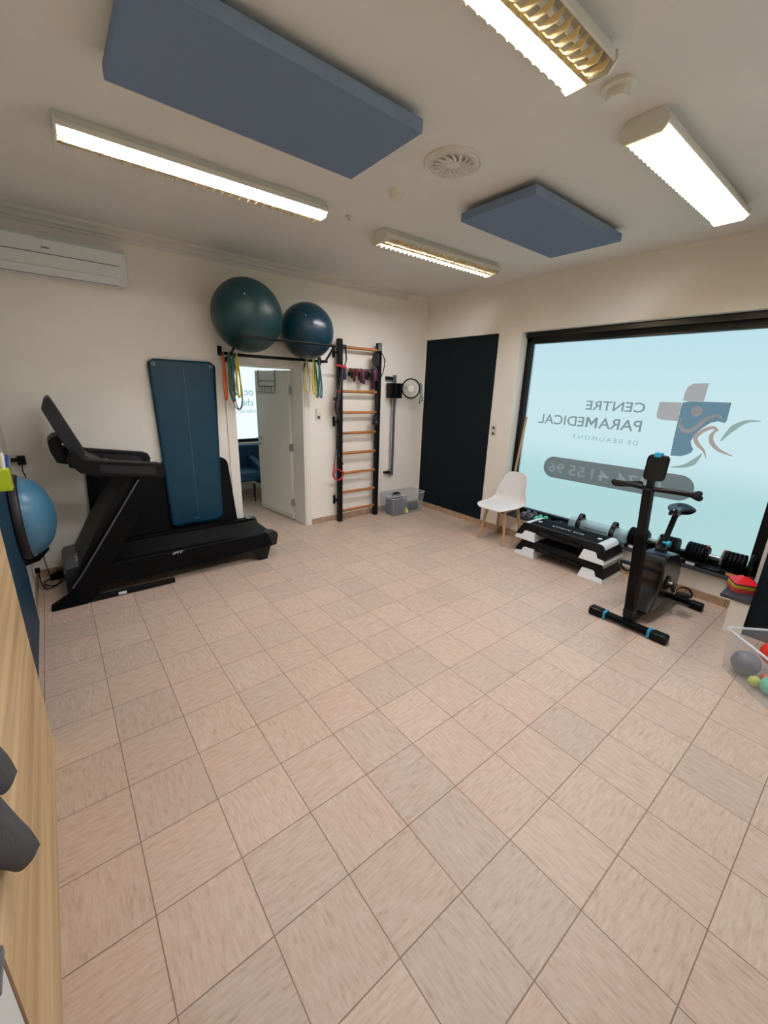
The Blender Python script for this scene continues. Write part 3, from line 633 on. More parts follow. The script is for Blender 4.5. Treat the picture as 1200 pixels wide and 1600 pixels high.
for i, (m, lb, x, ln, wd) in enumerate(br_): loop_band(x, lz + .016, ly - .012 * (i % 3) - .01, ln, wd, .006, m, lb, .01 * (i - 1))

# ------------------------------------------------------------------ switch sockets
def socket(name, label, c, axis, n):
    t = thing(name, label, 'socket', c, None); x, y, z = c
    for i in range(n):
        zz = z + (i - (n - 1) / 2) * .072
        if axis == 'y':
            MB().box(x - .038, x + .038, y - .01, y, zz - .036, zz + .036).build('cover_plate', 'socket', t, .002)
            if i == 0: MB().cyl((x, y - .011, zz), (x, y - .0095, zz), .02, n=24).build('socket_well', 'sock_dark', t)
            else: MB().box(x - .028, x + .028, y - .014, y - .009, zz - .028, zz + .028).build('rocker', 'white_enamel', t, .002)
        else:
            MB().box(x - .01, x, y - .038, y + .038, zz - .036, zz + .036).build('cover_plate', 'socket', t, .002)
            MB().cyl((x - .011, y, zz), (x - .0095, y, zz), .018, n=24).build('socket_well', 'sock_dark', t)
socket('switch_socket', 'cream light switch over a socket between the door and the wall bars', (2.93, YB, 1.44), 'y', 2)
socket('double_socket', 'cream double socket beside the dark panel left of the window', (XR, 2.40, 1.30), 'x', 2)

# ------------------------------------------------------------------ wall bars
wbx0, wbx1, wby = 3.19, 3.80, 3.66
lb = thing('stall_bars', 'black steel wall bars with nine wooden rungs', 'wall bars', (3.5, wby, 0))
for x in (wbx0, wbx1):
    p = MB().box(x - .03, x + .03, wby - .03, wby + .03, 0, 2.345).build('post', 'black_metal', lb, .004)
rz = [2.255, 1.99, 1.728, 1.466, 1.202, .938, .67, .405, .145]
for z in rz: MB().cyl((wbx0 + .025, wby - .0, z), (wbx1 - .025, wby - .0, z), .0185, n=16).build('rung', 'rung_wood', lb)
for (x, s) in ((wbx0, -1), (wbx1, 1)):
    for z in (2.19, 1.35, .30):
        MB().box(x + s * .035 - .018, x + s * .035 + .018, YB - .009, YB - .001, z - .06, z + .06).box(min(x + s * .01, x + s * .045), max(x + s * .01, x + s * .045), wby, YB - .001, z - .012, z + .012).build('wall_bracket', 'black_metal', lb, .002)
MB().box(wbx1 - .03, wbx1 + .03, wby - .032, wby - .0305, 2.25, 2.335).build('sticker', 'silver', lb)
# folded loop bands hung over the second rung
def hung(x, wd, l1, l2, m, label, dy=0.0, z=1.99, t=.006):
    r0 = .021 + dy
    P = [(wby - r0 - .001, z - l1)] + [(wby + r0 * math.cos(a), z + r0 * math.sin(a)) for a in [PI * (1 - k / 8) for k in range(9)]] + [(wby + r0 + .001, z - l2)]
    a = MB(); a.grid([[(x - wd / 2, p[0], p[1]) for p in P], [(x + wd / 2, p[0] , p[1]) for p in P]])
    tag(a.build('loop_band', m, None, 0, True, solid=t), label, 'resistance band', 'folded loop bands on the second rung')
hung(3.255, .035, .12, .09, 'blue_rub', 'blue folded loop band nearest the left post of the wall bars')
hung(3.345, .035, .08, .07, 'dark_rub', 'short black folded loop band next to the blue one')
hung(3.395, .038, .135, .10, 'brown_rub', 'dark brown folded loop band, second rung, left of the small maroon one')
hung(3.445, .045, .07, .06, 'maroon_rub', 'short maroon folded loop band on the second rung')
hung(3.505, .030, .15, .12, 'brown_rub', 'very dark long folded loop band left of the long plum one', .001)
hung(3.545, .042, .165, .14, 'plum_rub', 'long plum folded loop band in the middle of the second rung')
hung(3.605, .040, .11, .10, 'dark_rub', 'short black folded loop band right of the long plum one')
hung(3.665, .035, .09, .07, 'dark_rub', 'short black folded loop band, second from the right post')
hung(3.70, .035, .13, .11, 'dark_rub', 'longer black folded loop band behind the wide plum one', .005)
hung(3.735, .062, .12, .22, 'plum_rub', 'wide plum folded loop band against the right post', .012)
# suspension trainer on the left post
st = thing('suspension_trainer', 'black strap trainer with red handles hanging on the left post of the wall bars', 'suspension trainer', (3.15, 3.64, 2.2))
a = MB(); a.obox((3.245, wby, 2.255), (.03, 0, 0), (0, .024, 0), (0, 0, .026)); a.tube([(3.26, 3.628, 2.25), (3.25, 3.60, 2.1), (3.21, 3.60, 1.98)], .014, 6, flat=.4)
a.build('anchor_strap', 'dark_rub', st)
a = MB(); a.tube(spline([(3.195, 3.60, 2.04), (3.185, 3.60, 1.9), (3.155, 3.605, 1.76), (3.13, 3.61, 1.6), (3.125, 3.615, 1.5), (3.16, 3.615, 1.38)], 4), [.018, .02, .022, .025, .024, .024, .024, .026, .028, .030, .030, .030, .034, .036, .036, .034, .03, .028, .024, .018, .01], 8); a.build('strap_bundle', 'dark_rub', st)
MB().tube([(3.12, 3.60, 1.655), (3.065, 3.585, 1.63)], .018, 8).build('buckle', 'black_plastic', st)
MB().tube([(3.09, 3.585, 2.035), (3.235, 3.575, 2.012)], .013, 10).build('red_grip', 'red_rub', st)
MB().tube([(3.13, 3.60, 1.745), (3.15, 3.60, 1.70)], .02, 10).build('red_grip', 'red_rub', st)
a = MB(); a.tube([(3.135, 3.665, 1.36), (3.125, 3.64, 1.02), (3.085, 3.625, .82)], .008, 6, flat=.4).tube([(3.125, 3.615, 1.02), (3.165, 3.61, .90), (3.21, 3.60, .80)], .010, 6, flat=.4); a.build('lower_strap', 'dark_rub', st)
a = MB(); a.tube([(3.13 + .078 * math.cos(t * PI / 12), 3.60, .70 + .10 * math.sin(t * PI / 12)) for t in range(12, 25)], .011, 8); a.tube([(3.055, 3.60, .70), (3.12, 3.60, .75), (3.205, 3.60, .70)], .010, 8).tube([(3.055, 3.6, .70), (3.085, 3.625, .83)], .009, 6); a.build('red_handle', 'red_rub', st)
# things on the right post
dp = thing('strap_pouch', 'black folded strap pouch hanging at the top right of the wall bars', 'strap', (3.72, 3.63, 2.1))
MB().prism([(3.68, 2.22), (3.665, 2.13), (3.69, 2.055), (3.765, 2.05), (3.775, 2.21)], 3.60, 3.632).build('pouch', 'dark_rub', dp, .008)
MB().tube([(3.725, 3.63, 2.05), (3.72, 3.62, 2.03), (3.735, 3.62, 2.015), (3.745, 3.63, 2.035)], .003, 6).build('clip', 'silver', dp)
MB().tube(spline([(3.80, 3.622, 2.24), (3.845, 3.60, 2.16), (3.85, 3.60, 2.05), (3.82, 3.615, 1.93)], 4), .012, 8, flat=.5).build('strap', 'dark_rub', dp)
MB().tube([(3.85, 3.60, 2.17), (3.872, 3.59, 2.13), (3.862, 3.59, 2.11)], .004, 6).build('buckle', 'silver', dp)
bg = thing('hand_grip', 'black hand grip hanging on a thin cord beside the right post', 'grip', (3.71, 3.62, 1.45))
MB().tube([(3.765, 3.628, 1.72), (3.745, 3.61, 1.60), (3.72, 3.605, 1.46)], .0025, 5).tube([(3.77, 3.628, 1.72), (3.765, 3.605, 1.58), (3.745, 3.605, 1.46)], .0025, 5).build('cord', 'dark_rub', bg)
MB().prism([(3.70, 1.44), (3.665, 1.335), (3.69, 1.30), (3.755, 1.295), (3.77, 1.33), (3.75, 1.43)], 3.585, 3.625).build('grip_body', 'dark_rub', bg, .01)
MB().sphere((3.728, 3.584, 1.34), .008, 10).build('grip_button', 'silver', bg)

# ------------------------------------------------------------------ wall rail with ring
wrl = thing('pulley_rail', 'vertical grey metal pulley rail screwed to the wall right of the wall bars', 'wall rail', (4.17, YB, 1.2))
MB().box(4.095, 4.145, YB - .065, YB - .035, .55, 1.965).build('rail', 'silver', wrl, .003)
MB().box(3.99, 4.11, YB - .05, YB, 1.90, 1.94).build('wall_bracket', 'black_metal', wrl, .004)
MB().box(4.00, 4.11, YB - .05, YB, .575, .61).build('wall_bracket', 'black_metal', wrl, .004)
cr_ = MB()
for k in range(4): cr_.box(3.995 + k * .052, 4.04 + k * .052, YB - .13 - (k % 2) * .01, YB - .03, 1.655, 1.855)
cr_.build('carriage', 'black_plastic', wrl, .006)
rgx = thing('clear_disc', 'clear round disc with black rim mounted beside the grey wall rail', 'disc', (4.40, YB, 1.77))
dcx, dcy = 4.345, 3.60; DD = lambda t, k=1.0, d=0.0: (dcx + .125 * k * .75 * math.cos(t) - .66 * d, dcy - .125 * k * .66 * math.cos(t) - .75 * d, 1.79 + .13 * k * math.sin(t))
MB().tube([DD(t * PI / 20) for t in range(40)], .0105, 8, True).build('rim', 'black_plastic', rgx)
MB().add([DD(t * PI / 20, .97) for t in range(40)], [tuple(range(40))]).build('disc', 'clear_disc', rgx, 0, False)
MB().cyl(DD(0, 0, .012), DD(0, 0, -.03), .045, n=24).build('hub', 'plaster', rgx)
MB().tube([DD(0, 0, -.02), (4.32, YB, 1.79)], .012, 8).tube([DD(PI, 1.0), (4.20, 3.64, 1.79)], .01, 8).build('arm', 'black_plastic', rgx)
a = MB(); a.tube(spline([(4.44, 3.52, 1.86), (4.47, 3.52, 1.85), (4.485, 3.52, 1.74), (4.50, 3.52, 1.64)], 5), .007, 6).tube(spline([(4.44, 3.52, 1.85), (4.455, 3.52, 1.76), (4.455, 3.52, 1.61)], 5), .007, 6).sphere((4.50, 3.52, 1.63), .014, 10).sphere((4.455, 3.52, 1.60), .015, 10).sphere((4.495, 3.52, 1.675), .012, 10)
tag(a.build('knotted_cord', 'green_rub', None), 'dark green cord with knotted ends hanging off the clear disc', 'cord')

# ------------------------------------------------------------------ clear box in the corner
def tub(name, label, cx, cy, rot, L, W, Hh, z0=0.0, taper=.92, cat='storage box', wallm='clear', th=.003, lip=.012):
    t = thing(name, label, cat, (cx, cy, z0)); ca, sa = math.cos(rot), math.sin(rot)
    T = lambda x, y, z: (cx + x * ca - y * sa, cy + x * sa + y * ca, z)
    def ring(k, z, r=.03, ins=0):
        return [T(p[0], p[1], z) for p in rrect(-L / 2 * k + ins, L / 2 * k - ins, -W / 2 * k + ins, W / 2 * k - ins, r, 4)]
    R = [ring(taper, z0 + .002), ring(1, z0 + Hh)]; n = len(R[0])
    a = MB(); a.add(R[0] + R[1], [(i, (i + 1) % n, n + (i + 1) % n, n + i) for i in range(n)]); a.build('wall', wallm, t, 0, True, solid=th)
    a = MB(); a.add(ring(taper, z0 + .002), [tuple(range(n))]); a.build('bottom', wallm, t, 0, False)
    a = MB(); a.tube([Vector(p) for p in ring(1, z0 + Hh)], lip * .5, 6, True); a.build('rim', 'clear_rim', t)
    return t, T
tag_t, T1 = tub('storage_box', 'wide low clear plastic box in the corner under the wall rail', 4.235, 3.56, 0, .64, .32, .30)
tb2, T2 = tub('small_box', 'small clear box packed with dark gear inside the corner box', 4.09, 3.52, 0, .29, .20, .25, .004, .94)
MB().prism(rrect(3.985, 4.195, .012, .225, .03), 3.455, 3.60).build('packed_cloth', 'foam_black', None, .02)
tag(bpy.data.objects['packed_cloth'], 'dark folded cloth inside the small clear box in the corner', 'cloth')
a = MB(); a.cyl((4.27, 3.535, .072), (4.49, 3.515, .072), .062, n=28); tag(a.build('foam_roller', mat('roller_grey', (62, 66, 74), .7), None, .01), 'dark grey foam roller lying in the clear corner box', 'foam roller')
a = MB(); a.cyl((4.20, 3.64, .17), (4.20, 3.675, .17), .115, n=32); tag(a.build('weight_disc', 'black_plastic', None, .006), 'black round disc standing at the back of the clear corner box', 'disc')
a = MB(); a.lathe([(.001, .012), (.03, .02), (.034, .05), (.018, .085), (.004, .105)], (4.215, 3.435, 0), 'z', 20); tag(a.build('lime_cap', 'lime_ball', None), 'small lime green teardrop object at the front of the corner box', 'toy')

# ------------------------------------------------------------------ chair
chair = thing('shell_chair', 'white moulded shell chair with four oak legs in front of the window', 'chair', (4.47, 1.95, 0))
prof = [(-.262, .428, .14, .0), (-.262, .442, .175, .002), (-.245, .455, .205, .006), (-.20, .458, .228, .012), (-.10, .450, .245, .02), (.02, .440, .243, .03), (.10, .446, .24, .045), (.155, .475, .232, .06), (.185, .53, .222, .06), (.205, .61, .205, .052), (.225, .69, .185, .042), (.245, .76, .162, .03), (.255, .80, .145, .022), (.26, .825, .115, .014), (.262, .832, .07, .01)]
P = []
for k, (x, z, hw, cv) in enumerate(prof):
    row = []; back = min(1, max(0, (z - .45) / .12)) if x > .1 else 0
    for j in range(-8, 9):
        u = j / 8; row.append((4.47 + x - back * cv * u * u * 1.4, 1.95 + hw * u, z + (1 - back) * cv * abs(u) ** 2.5))
    P.append(row)
MB().grid(P).build('seat_shell', 'chair_shell', chair, 0, True, solid=.012, sub=1)
P = []
for a_ in range(9):
    rr_ = a_ / 8; P.append([(4.47 - .055 + .175 * rr_ * math.cos(t * PI / 16), 1.95 + .195 * rr_ * math.sin(t * PI / 16), .452 + .022 * math.sqrt(max(0, 1 - rr_ ** 4)) + .01 * rr_) for t in range(33)])
MB().grid(P).build('seat_cushion', 'chair_cushion', chair, 0, True)
MB().box(4.47 - .13, 4.47 + .11, 1.95 - .14, 1.95 - .11, .40, .43).box(4.47 - .13, 4.47 + .11, 1.95 + .11, 1.95 + .14, .40, .43).box(4.47 - .02, 4.47 + .02, 1.95 - .14, 1.95 + .14, .40, .44).build('under_frame', 'light_wood', chair, .003)
for (sx2, sy2) in ((-1, -1), (-1, 1), (1, -1), (1, 1)):
    fx_ = -.165 if sx2 < 0 else .20
    MB().tube([(4.47 + sx2 * .125, 1.95 + sy2 * .125, .43), (4.47 + fx_, 1.95 + sy2 * .185, 0)], [.021, .0125], 12).build('leg', 'light_wood', chair)

# ------------------------------------------------------------------ step benches
def step_bench():
    t = thing('aerobic_step', 'upper of two stacked black aerobic steps with white riser feet, lettering on its deck', 'aerobic step', (0, 0, 0), 'stacked aerobic steps')
    tp = lambda q: (q[0] * (1 - .22 * (q[2] / .18)), q[1], q[2])
    deck = [(-.425, .182), (-.452, .165), (-.50, .06), (-.50, .04), (-.40, .05), (-.385, .10), (-.27, .10), (-.255, .125), (.255, .125), (.27, .10), (.385, .10), (.40, .05), (.50, .04), (.50, .06), (.452, .165), (.425, .182)]
    d = MB().prism(deck, -.215, .215, 'x', tp).build('platform', 'black_plastic', t, .008, seg=2)
    MB().box(-.135, .135, -.375, .375, .1815, .1835).build('rubber_top', 'foam_black', d, .001)
    for s in (-1, 1):
        MB().prism([(s * .505, .0), (s * .49, .042), (s * .425, .05), (s * .40, .098), (s * .275, .098), (s * .25, 0)], -.222, .222, 'x', tp).build('riser', 'white_plastic', t, .004)
        MB().prism([(s * .385, .1835), (s * .427, .1835), (s * .456, .165), (s * .468, .135), (s * .46, .135), (s * .45, .160), (s * .42, .178), (s * .385, .178)], -.155, .155, 'x', lambda q: q).build('end_trim', 'white_plastic', t, .001)
        MB().lathe([(.022, .1835), (.022, .186), (.001, .187)], (0, s * .335, 0), 'z', 20).build('logo_dot', 'white_mark', t)
    for s in (-1, 1): MB().box(s * .19 - .022, s * .19 + .0, -.25, .25, .098, .125).build('under_rib', 'black_plastic', t)
    return t
s1 = step_bench(); s2 = copy_tree(s1)
s2['label'] = 'lower of two stacked black aerobic steps with white riser feet, standing on the floor'
s2.location = (4.475, 1.08, 0); s1.location = (4.485, 1.10, .188)
text_mb('Reebok Step', lambda a, b: (-.045 + b * -1 + .05, .18 - a, .1845), .36, .045, .004, .3).build('lettering', 'white_mark', s1, 0, False)

# ------------------------------------------------------------------ exercise bike
bk = thing('exercise_bike', 'black exercise bike with blue accents standing by the window', 'exercise bike', (3.95, .1, 0))
cyb = .105
MB().box(3.60, 3.665, -.155, .37, .022, .062).build('front_stabiliser', 'black_side', bk, .008)
for (a_, b_) in ((-.185, -.075), (.285, .395)): MB().box(3.592, 3.673, a_, b_, .0, .07).build('floor_cap', 'black_plastic', bk, .014, seg=3)
for yb_ in (-.06, .27): MB().box(3.596, 3.669, yb_ - .011, yb_ + .011, .002, .07).build('blue_ring', 'blue_accent', bk, .004)
MB().box(4.43, 4.49, -.10, .31, .022, .062).build('rear_stabiliser', 'black_side', bk, .008)
for (a_, b_) in ((-.19, -.09), (.30, .40)): MB().box(4.425, 4.495, a_, b_, .0, .068).build('floor_cap', 'black_plastic', bk, .014, seg=3)
def slab(x0, z0, x1, z1, hx, hy, cy=cyb):   # leaning square tube
    d = Vector((x1 - x0, 0, z1 - z0)); L_ = d.length; d.normalize(); n = Vector((d.z, 0, -d.x))
    return MB().obox(((x0 + x1) / 2, cy, (z0 + z1) / 2), n * hx, (0, hy, 0), d * L_ / 2)
slab(3.665, .055, 3.52, .82, .045, .033).build('front_post', 'black_side', bk, .008)
slab(3.525, .80, 3.46, 1.17, .036, .028).build('handlebar_post', 'black_metal', bk, .006)
MB().cyl((3.56, cyb - .05, .76), (3.56, cyb - .03, .76), .014, n=12).build('adjuster', 'black_metal', bk)
slab(3.655, .11, 3.64, .18, .048, .0345).build('post_foot', 'black_plastic', bk, .003)
MB().box(3.66, 4.46, cyb - .03, cyb + .03, .03, .085).build('main_beam', 'black_metal', bk, .005)
# housing, side outline in x-z
side = [(3.80, .09), (3.86, .11), (3.93, .20), (3.97, .32), (3.955, .44), (3.93, .50), (3.96, .545), (4.02, .56), (4.32, .50), (4.40, .44), (4.42, .30), (4.40, .14), (4.32, .09)]
side = [(3.80, .085), (3.84, .14), (3.90, .22), (3.955, .31), (3.945, .42), (3.90, .50), (3.93, .55), (4.00, .565), (4.14, .545), (4.28, .50), (4.37, .43), (4.42, .30), (4.41, .14), (4.34, .085)]
MB().prism(side, cyb - .085, cyb + .085).build('flywheel_housing', 'black_gloss', bk, .018, seg=3)
MB().prism([(3.945, .5515), (4.00, .568), (4.14, .549), (4.28, .504), (4.37, .434), (4.36, .425), (4.27, .49), (4.13, .535), (4.00, .553), (3.95, .54)], cyb - .07, cyb + .07).build('housing_cap', 'cap_sky_sheen', bk, .006, seg=2)
MB().box(4.00, 4.10, cyb - .035, cyb + .035, .55, .60).build('seat_clamp', 'black_plastic', bk, .008)
slab(4.02, .54, 4.21, .86, .02, .018).build('seat_post', 'black_side', bk, .004)
MB().cyl((4.045, cyb - .055, .64), (4.045, cyb - .03, .64), .024, n=16).cyl((4.045, cyb - .035, .64), (4.045, cyb, .64), .01, n=10).build('blue_knob', 'blue_accent', bk)
# saddle
P = []
for i in range(15):
    u = i / 14; x = 4.07 + .27 * u; hw = .018 + .082 * (1 / (1 + math.exp(-10 * (u - .5)))) * (1 - max(0, u - .88) * 3.0); row = []
    for j in range(-6, 7):
        v = j / 6; row.append((x, cyb - .01 + hw * v, .905 + .018 * math.cos(u * 2 * PI) * .5 + .01 * u - .035 * abs(v) ** 2.2 - (.02 if i in (0, 14) else 0)))
    P.append(row)
MB().grid(P).build('saddle', 'black_gloss', bk, 0, True, solid=.03, sub=1)
MB().tube([(4.13, cyb - .03, .885), (4.21, cyb - .022, .86), (4.29, cyb - .045, .885)], .005, 6).tube([(4.13, cyb + .01, .885), (4.21, cyb + .014, .86), (4.29, cyb + .03, .885)], .005, 6).box(4.19, 4.235, cyb - .03, cyb + .02, .845, .87).build('saddle_rail', 'silver', bk)
# console + bars
cs = MB(); T3 = lambda q: (3.455 + q[0] + (q[2] - 1.3) * .12, q[1], q[2])
cs.prism(rrect(cyb - .078, cyb + .052, 1.225, 1.40, .03), 0, .035, 'x', T3); cso = cs.build('console', 'black_plastic', bk, .006)
cs = MB(); cs.prism(rrect(cyb - .030, cyb + .014, 1.385, 1.415, .008), -.006, .042, 'x', T3); cs.build('tablet_clip', 'blue_accent', bk, .003)
MB().box(3.45, 3.50, cyb - .02, cyb + .02, 1.15, 1.24).build('console_neck', 'black_plastic', bk, .004)
zb = 1.165
hb = [(3.68, cyb + .20, zb - .035), (3.60, cyb + .26, zb - .03), (3.52, cyb + .25, zb - .005), (3.48, cyb + .15, zb + .005), (3.47, cyb, zb)]
full = [(3.86, cyb + .20, zb - .05)] + [Vector(p) for p in hb] + [Vector((p[0], 2 * cyb - p[1], p[2])) for p in hb[::-1][1:]] + [(3.86, cyb - .20, zb - .05)]
MB().tube(spline(full, 5), .0165, 10).build('handlebar', 'black_metal', bk)
for s in (-1, 1): MB().tube(spline([(3.87, cyb + s * .195, zb - .05), (3.70, cyb + s * .205, zb - .035), (3.60, cyb + s * .262, zb - .03), (3.53, cyb + s * .258, zb - .008)], 5), .0215, 10).build('foam_grip', 'foam_black', bk)
# cranks & pedals
ca_ = Vector((4.09, cyb, .30))
MB().cyl((4.09, cyb - .12, .30), (4.09, cyb + .12, .30), .014, n=12).build('crank_axle', 'silver', bk)
MB().cyl((4.09, cyb - .094, .30), (4.09, cyb - .085, .30), .06, n=28).build('crank_disc', 'black_plastic', bk)
rp = Vector((4.215, cyb - .115, .19)); lp = Vector((3.965, cyb + .115, .41))
MB().tube([ca_ + Vector((0, -.112, 0)), rp], [.017, .013], 8).build('crank_arm', 'black_metal', bk)
MB().tube([ca_ + Vector((0, .112, 0)), lp], [.017, .013], 8).build('crank_arm', 'black_metal', bk)
for (q, s) in ((rp, -1), (lp, 1)):
    pd = MB().obox(q + Vector((0, s * .075, 0)), (.05, 0, -.012), (0, .05, 0), (.003, 0, .012)).build('pedal', 'black_plastic', bk, .006)
    a = MB(); c0 = q + Vector((0, s * .075, 0)); Pn = []
    for k in range(11):
        t = PI * k / 10; Pn.append(c0 + Vector((.0 - .0, .056 * math.cos(t), .012 + .055 * math.sin(t))))
    if s > 0: Pn = [c0 + Vector((0, .056 * math.cos(PI * k / 10), -.012 - .06 * math.sin(PI * k / 10))) for k in range(11)]
    a.grid([[p + Vector((-.016, 0, 0)) for p in Pn], [p + Vector((.016, 0, 0)) for p in Pn]]); a.build('pedal_strap', 'black_side', pd, 0, True, solid=.004)

# ------------------------------------------------------------------ on the sill
SZ = .291
def adj_dumbbell(yc, label, accent):
    t = thing('adjustable_dumbbell', label, 'dumbbell', (4.785, yc, SZ), 'adjustable dumbbells in cradles on the sill')
    zc = SZ + .118
    MB().prism([(yc - .225, SZ), (yc - .225, SZ + .04), (yc - .08, SZ + .05), (yc - .06, SZ + .02), (yc + .06, SZ + .02), (yc + .08, SZ + .05), (yc + .225, SZ + .04), (yc + .225, SZ)], 4.71, 4.855, 'x').build('cradle', 'black_plastic', t, .006)
    for s in (-1, 1):
        for k in range(5):
            y = yc + s * (.085 + k * .029)
            MB().lathe([(.02, y - .012), (.082, y - .0125), (.086, y - .008), (.086, y + .008), (.082, y + .0125), (.02, y + .012)], (4.785, 0, zc), 'y', 28).build('weight_plate', 'black_side', t)
        MB().lathe([(.02, yc + s * .055 - .008), (.072, yc + s * .055 - .008), (.075, yc + s * .055), (.07, yc + s * .055 + .008), (.02, yc + s * .055 + .008)], (4.785, 0, zc), 'y', 28).build('selector_dial', 'silver' if s < 0 else 'black_side', t)
        MB().box(4.758, 4.812, yc + s * .062 - .006, yc + s * .062 + .01, zc + .06, zc + .085).build('selector_tab', 'red_rub' if accent else 'black_plastic', t, .002)
        MB().box(4.706, 4.711, yc + s * .15 - .035, yc + s * .15 + .035, SZ + .008, SZ + .032).build('scale_label', 'white_mark' if s > 0 or not accent else 'orange_label', t)
    MB().cyl((4.785, yc - .06, zc), (4.785, yc + .06, zc), .017, n=16).build('handle', 'silver', t)
adj_dumbbell(.385, 'adjustable black dumbbell in its cradle, half hidden behind the bike post', False)
adj_dumbbell(-.115, 'adjustable black dumbbell with red tabs at the right end of the sill', True)
a = MB(); zc = SZ + .112
a.tube([(4.80 + .095 * math.cos(t * PI / 16), -.368, zc + .095 * math.sin(t * PI / 16)) for t in range(32)], .017, 8, True); a.cyl((4.80, -.378, zc - .03), (4.80, -.358, zc - .03), .055, n=24)
tag(a.build('grip_plate', 'black_plastic', None), 'black round grip plate standing at the window corner behind the cones', 'weight plate')
# water tube with straps
aq = thing('aqua_tube', 'clear water filled tube with two black carrying straps on the sill', 'aqua bag', (4.79, .93, SZ))
a = MB(); a.lathe([(.001, .615), (.05, .615), (.072, .635), (.075, .66), (.075, 1.20), (.07, 1.23), (.04, 1.245), (.001, 1.245)], (4.79, 0, SZ + .076), 'y', 28); a.build('tube_bag', 'water', aq)
for yy in (1.12, .76):
    a = MB(); P = []
    for k in range(25):
        t = 2 * PI * k / 24; P.append((4.79 + .08 * math.cos(t), SZ + .082 + .080 * math.sin(t)))
    a.grid([[(p[0], yy - .025, p[1]) for p in P], [(p[0], yy + .025, p[1]) for p in P]]); a.build('strap', 'dark_rub', aq, 0, True, solid=.006)
    a = MB(); P = [(4.79 + .055 * math.cos(PI * k / 10), SZ + .14 + .065 * math.sin(PI * k / 10)) for k in range(11)]
    a.grid([[(p[0], yy - .018, p[1]) for p in P], [(p[0], yy + .018, p[1]) for p in P]]); a.build('carry_handle', 'dark_rub', aq, 0, True, solid=.008)
a = MB()
for k in range(14): a.obox((4.712, 1.04 - k * .018, SZ + .082), (.0008, 0, 0), (0, .005, .0), (0, .003, .009))
a.build('printed_pattern', 'sock_dark', aq)
def dumbbell(x, y, rot, L, r, m, label, grp):
    t = thing('dumbbell', label, 'dumbbell', (x, y, SZ), grp); d = Vector((math.cos(rot), math.sin(rot), 0)); c0 = Vector((x, y, SZ + r * .88))
    MB().cyl(c0 - d * L * .3, c0 + d * L * .3, r * .33, n=12).build('handle', m, t)
    for s in (-1, 1):
        a = MB(); a.tube([c0 + d * s * L * .22, c0 + d * s * L * .26, c0 + d * s * L * .46, c0 + d * s * L * .5], [r * .75, r, r, r * .7], 6); a.build('head', m, t, .002, False)
dumbbell(4.79, 1.815, .1, .17, .036, 'grey_db', 'grey dumbbell closest to the chair on the sill', 'grey dumbbells on the sill')
dumbbell(4.79, 1.725, .1, .17, .036, 'grey_db', 'grey dumbbell between the other grey one and the mint pair', 'grey dumbbells on the sill')
dumbbell(4.79, 1.64, .1, .16, .029, 'mint', 'mint green dumbbell next to the grey pair', 'mint dumbbells on the sill')
dumbbell(4.79, 1.57, .1, .16, .029, 'mint', 'mint green dumbbell next to the small black one', 'mint dumbbells on the sill')
dumbbell(4.79, 1.505, .1, .15, .024, 'black_plastic', 'small black dumbbell right of the mint pair', 'black dumbbell on the sill')
for k, (yy, zz, lb_) in enumerate(((1.35, 0, 'flat black weight plate lying on the sill, lower of two'), (1.34, .026, 'flat black weight plate lying on the sill, upper of two'))):
    t = thing('weight_plate', lb_, 'weight plate', (4.785, yy, SZ + zz), 'weight plates lying on the sill')
    MB().lathe([(.02, SZ + zz), (.078, SZ + zz), (.082, SZ + zz + .005), (.082, SZ + zz + .018), (.074, SZ + zz + .024), (.06, SZ + zz + .016), (.034, SZ + zz + .016), (.028, SZ + zz + .024), (.016, SZ + zz + .024)], (4.785, yy, 0), 'z', 36).build('plate_body', 'black_side', t)
    MB().lathe([(.0155, SZ + zz + .001), (.0155, SZ + zz + .0245), (.011, SZ + zz + .0245), (.011, SZ + zz + .002)], (4.785, yy, 0), 'z', 20).build('bushing', 'silver', t)
a = MB(); a.obox((4.80, 2.045, .90), (.009, 0, 0), (0, .011, 0), (0, -.055, .60)); tag(a.build('wooden_stick', 'light_wood', None, .002), 'thin wooden stick leaning in the window corner behind the chair', 'stick')

# ------------------------------------------------------------------ marker cones on the ledge
cm = ['cone_pink', 'cone_red', 'cone_pink', 'cone_orange', 'cone_orange', 'cone_yellow', 'cone_yellow', 'cone_yellow', 'cone_dark', 'cone_red']
cn_l = ['pink red marker cone at the very bottom of the stack on the ledge', 'red marker cone second from the bottom of the stack on the ledge', 'pink marker cone third from the bottom, under the orange ones',
        'lower of two orange marker cones in the stack on the ledge', 'upper of two orange marker cones, just under the yellow ones', 'lowest of three yellow marker cones in the stack',
        'middle one of three yellow marker cones in the stack', 'top one of three yellow marker cones in the stack', 'thin dark marker cone between the yellow ones and the red top cone', 'bright red marker cone on top of the stack on the ledge']
def cone_mesh():
    a = MB(); h = .097; rings = [(h, .004, 0, .018), (h, .004, 0, .0), (h, .004, 0, 0)]
    def sq(r, z, rc): return [(p[0], p[1], z) for p in rrect(-r, r, -r, r, rc, 3)]
    R = [sq(.083, 0, .02), sq(.083, .003, .02), sq(.078, .006, .018), sq(.074, .007, .016), sq(.020, .050, .006), sq(.016, .052, .005)]
    n = len(R[0]); v = [p for r in R for p in r]; f = []
    for i in range(len(R) - 1): f += [(i * n + k, i * n + (k + 1) % n, (i + 1) * n + (k + 1) % n, (i + 1) * n + k) for k in range(n)]
    a.add(v, f); return a
for k, m in enumerate(cm):
    o = cone_mesh().build('marker_cone', m, None, 0, True); o.location = (4.455, -.395, .301 + k * .0078); o.rotation_euler = (0, 0, .50)
    tag(o, cn_l[k], 'marker cone', 'square marker cones stacked on the ledge')

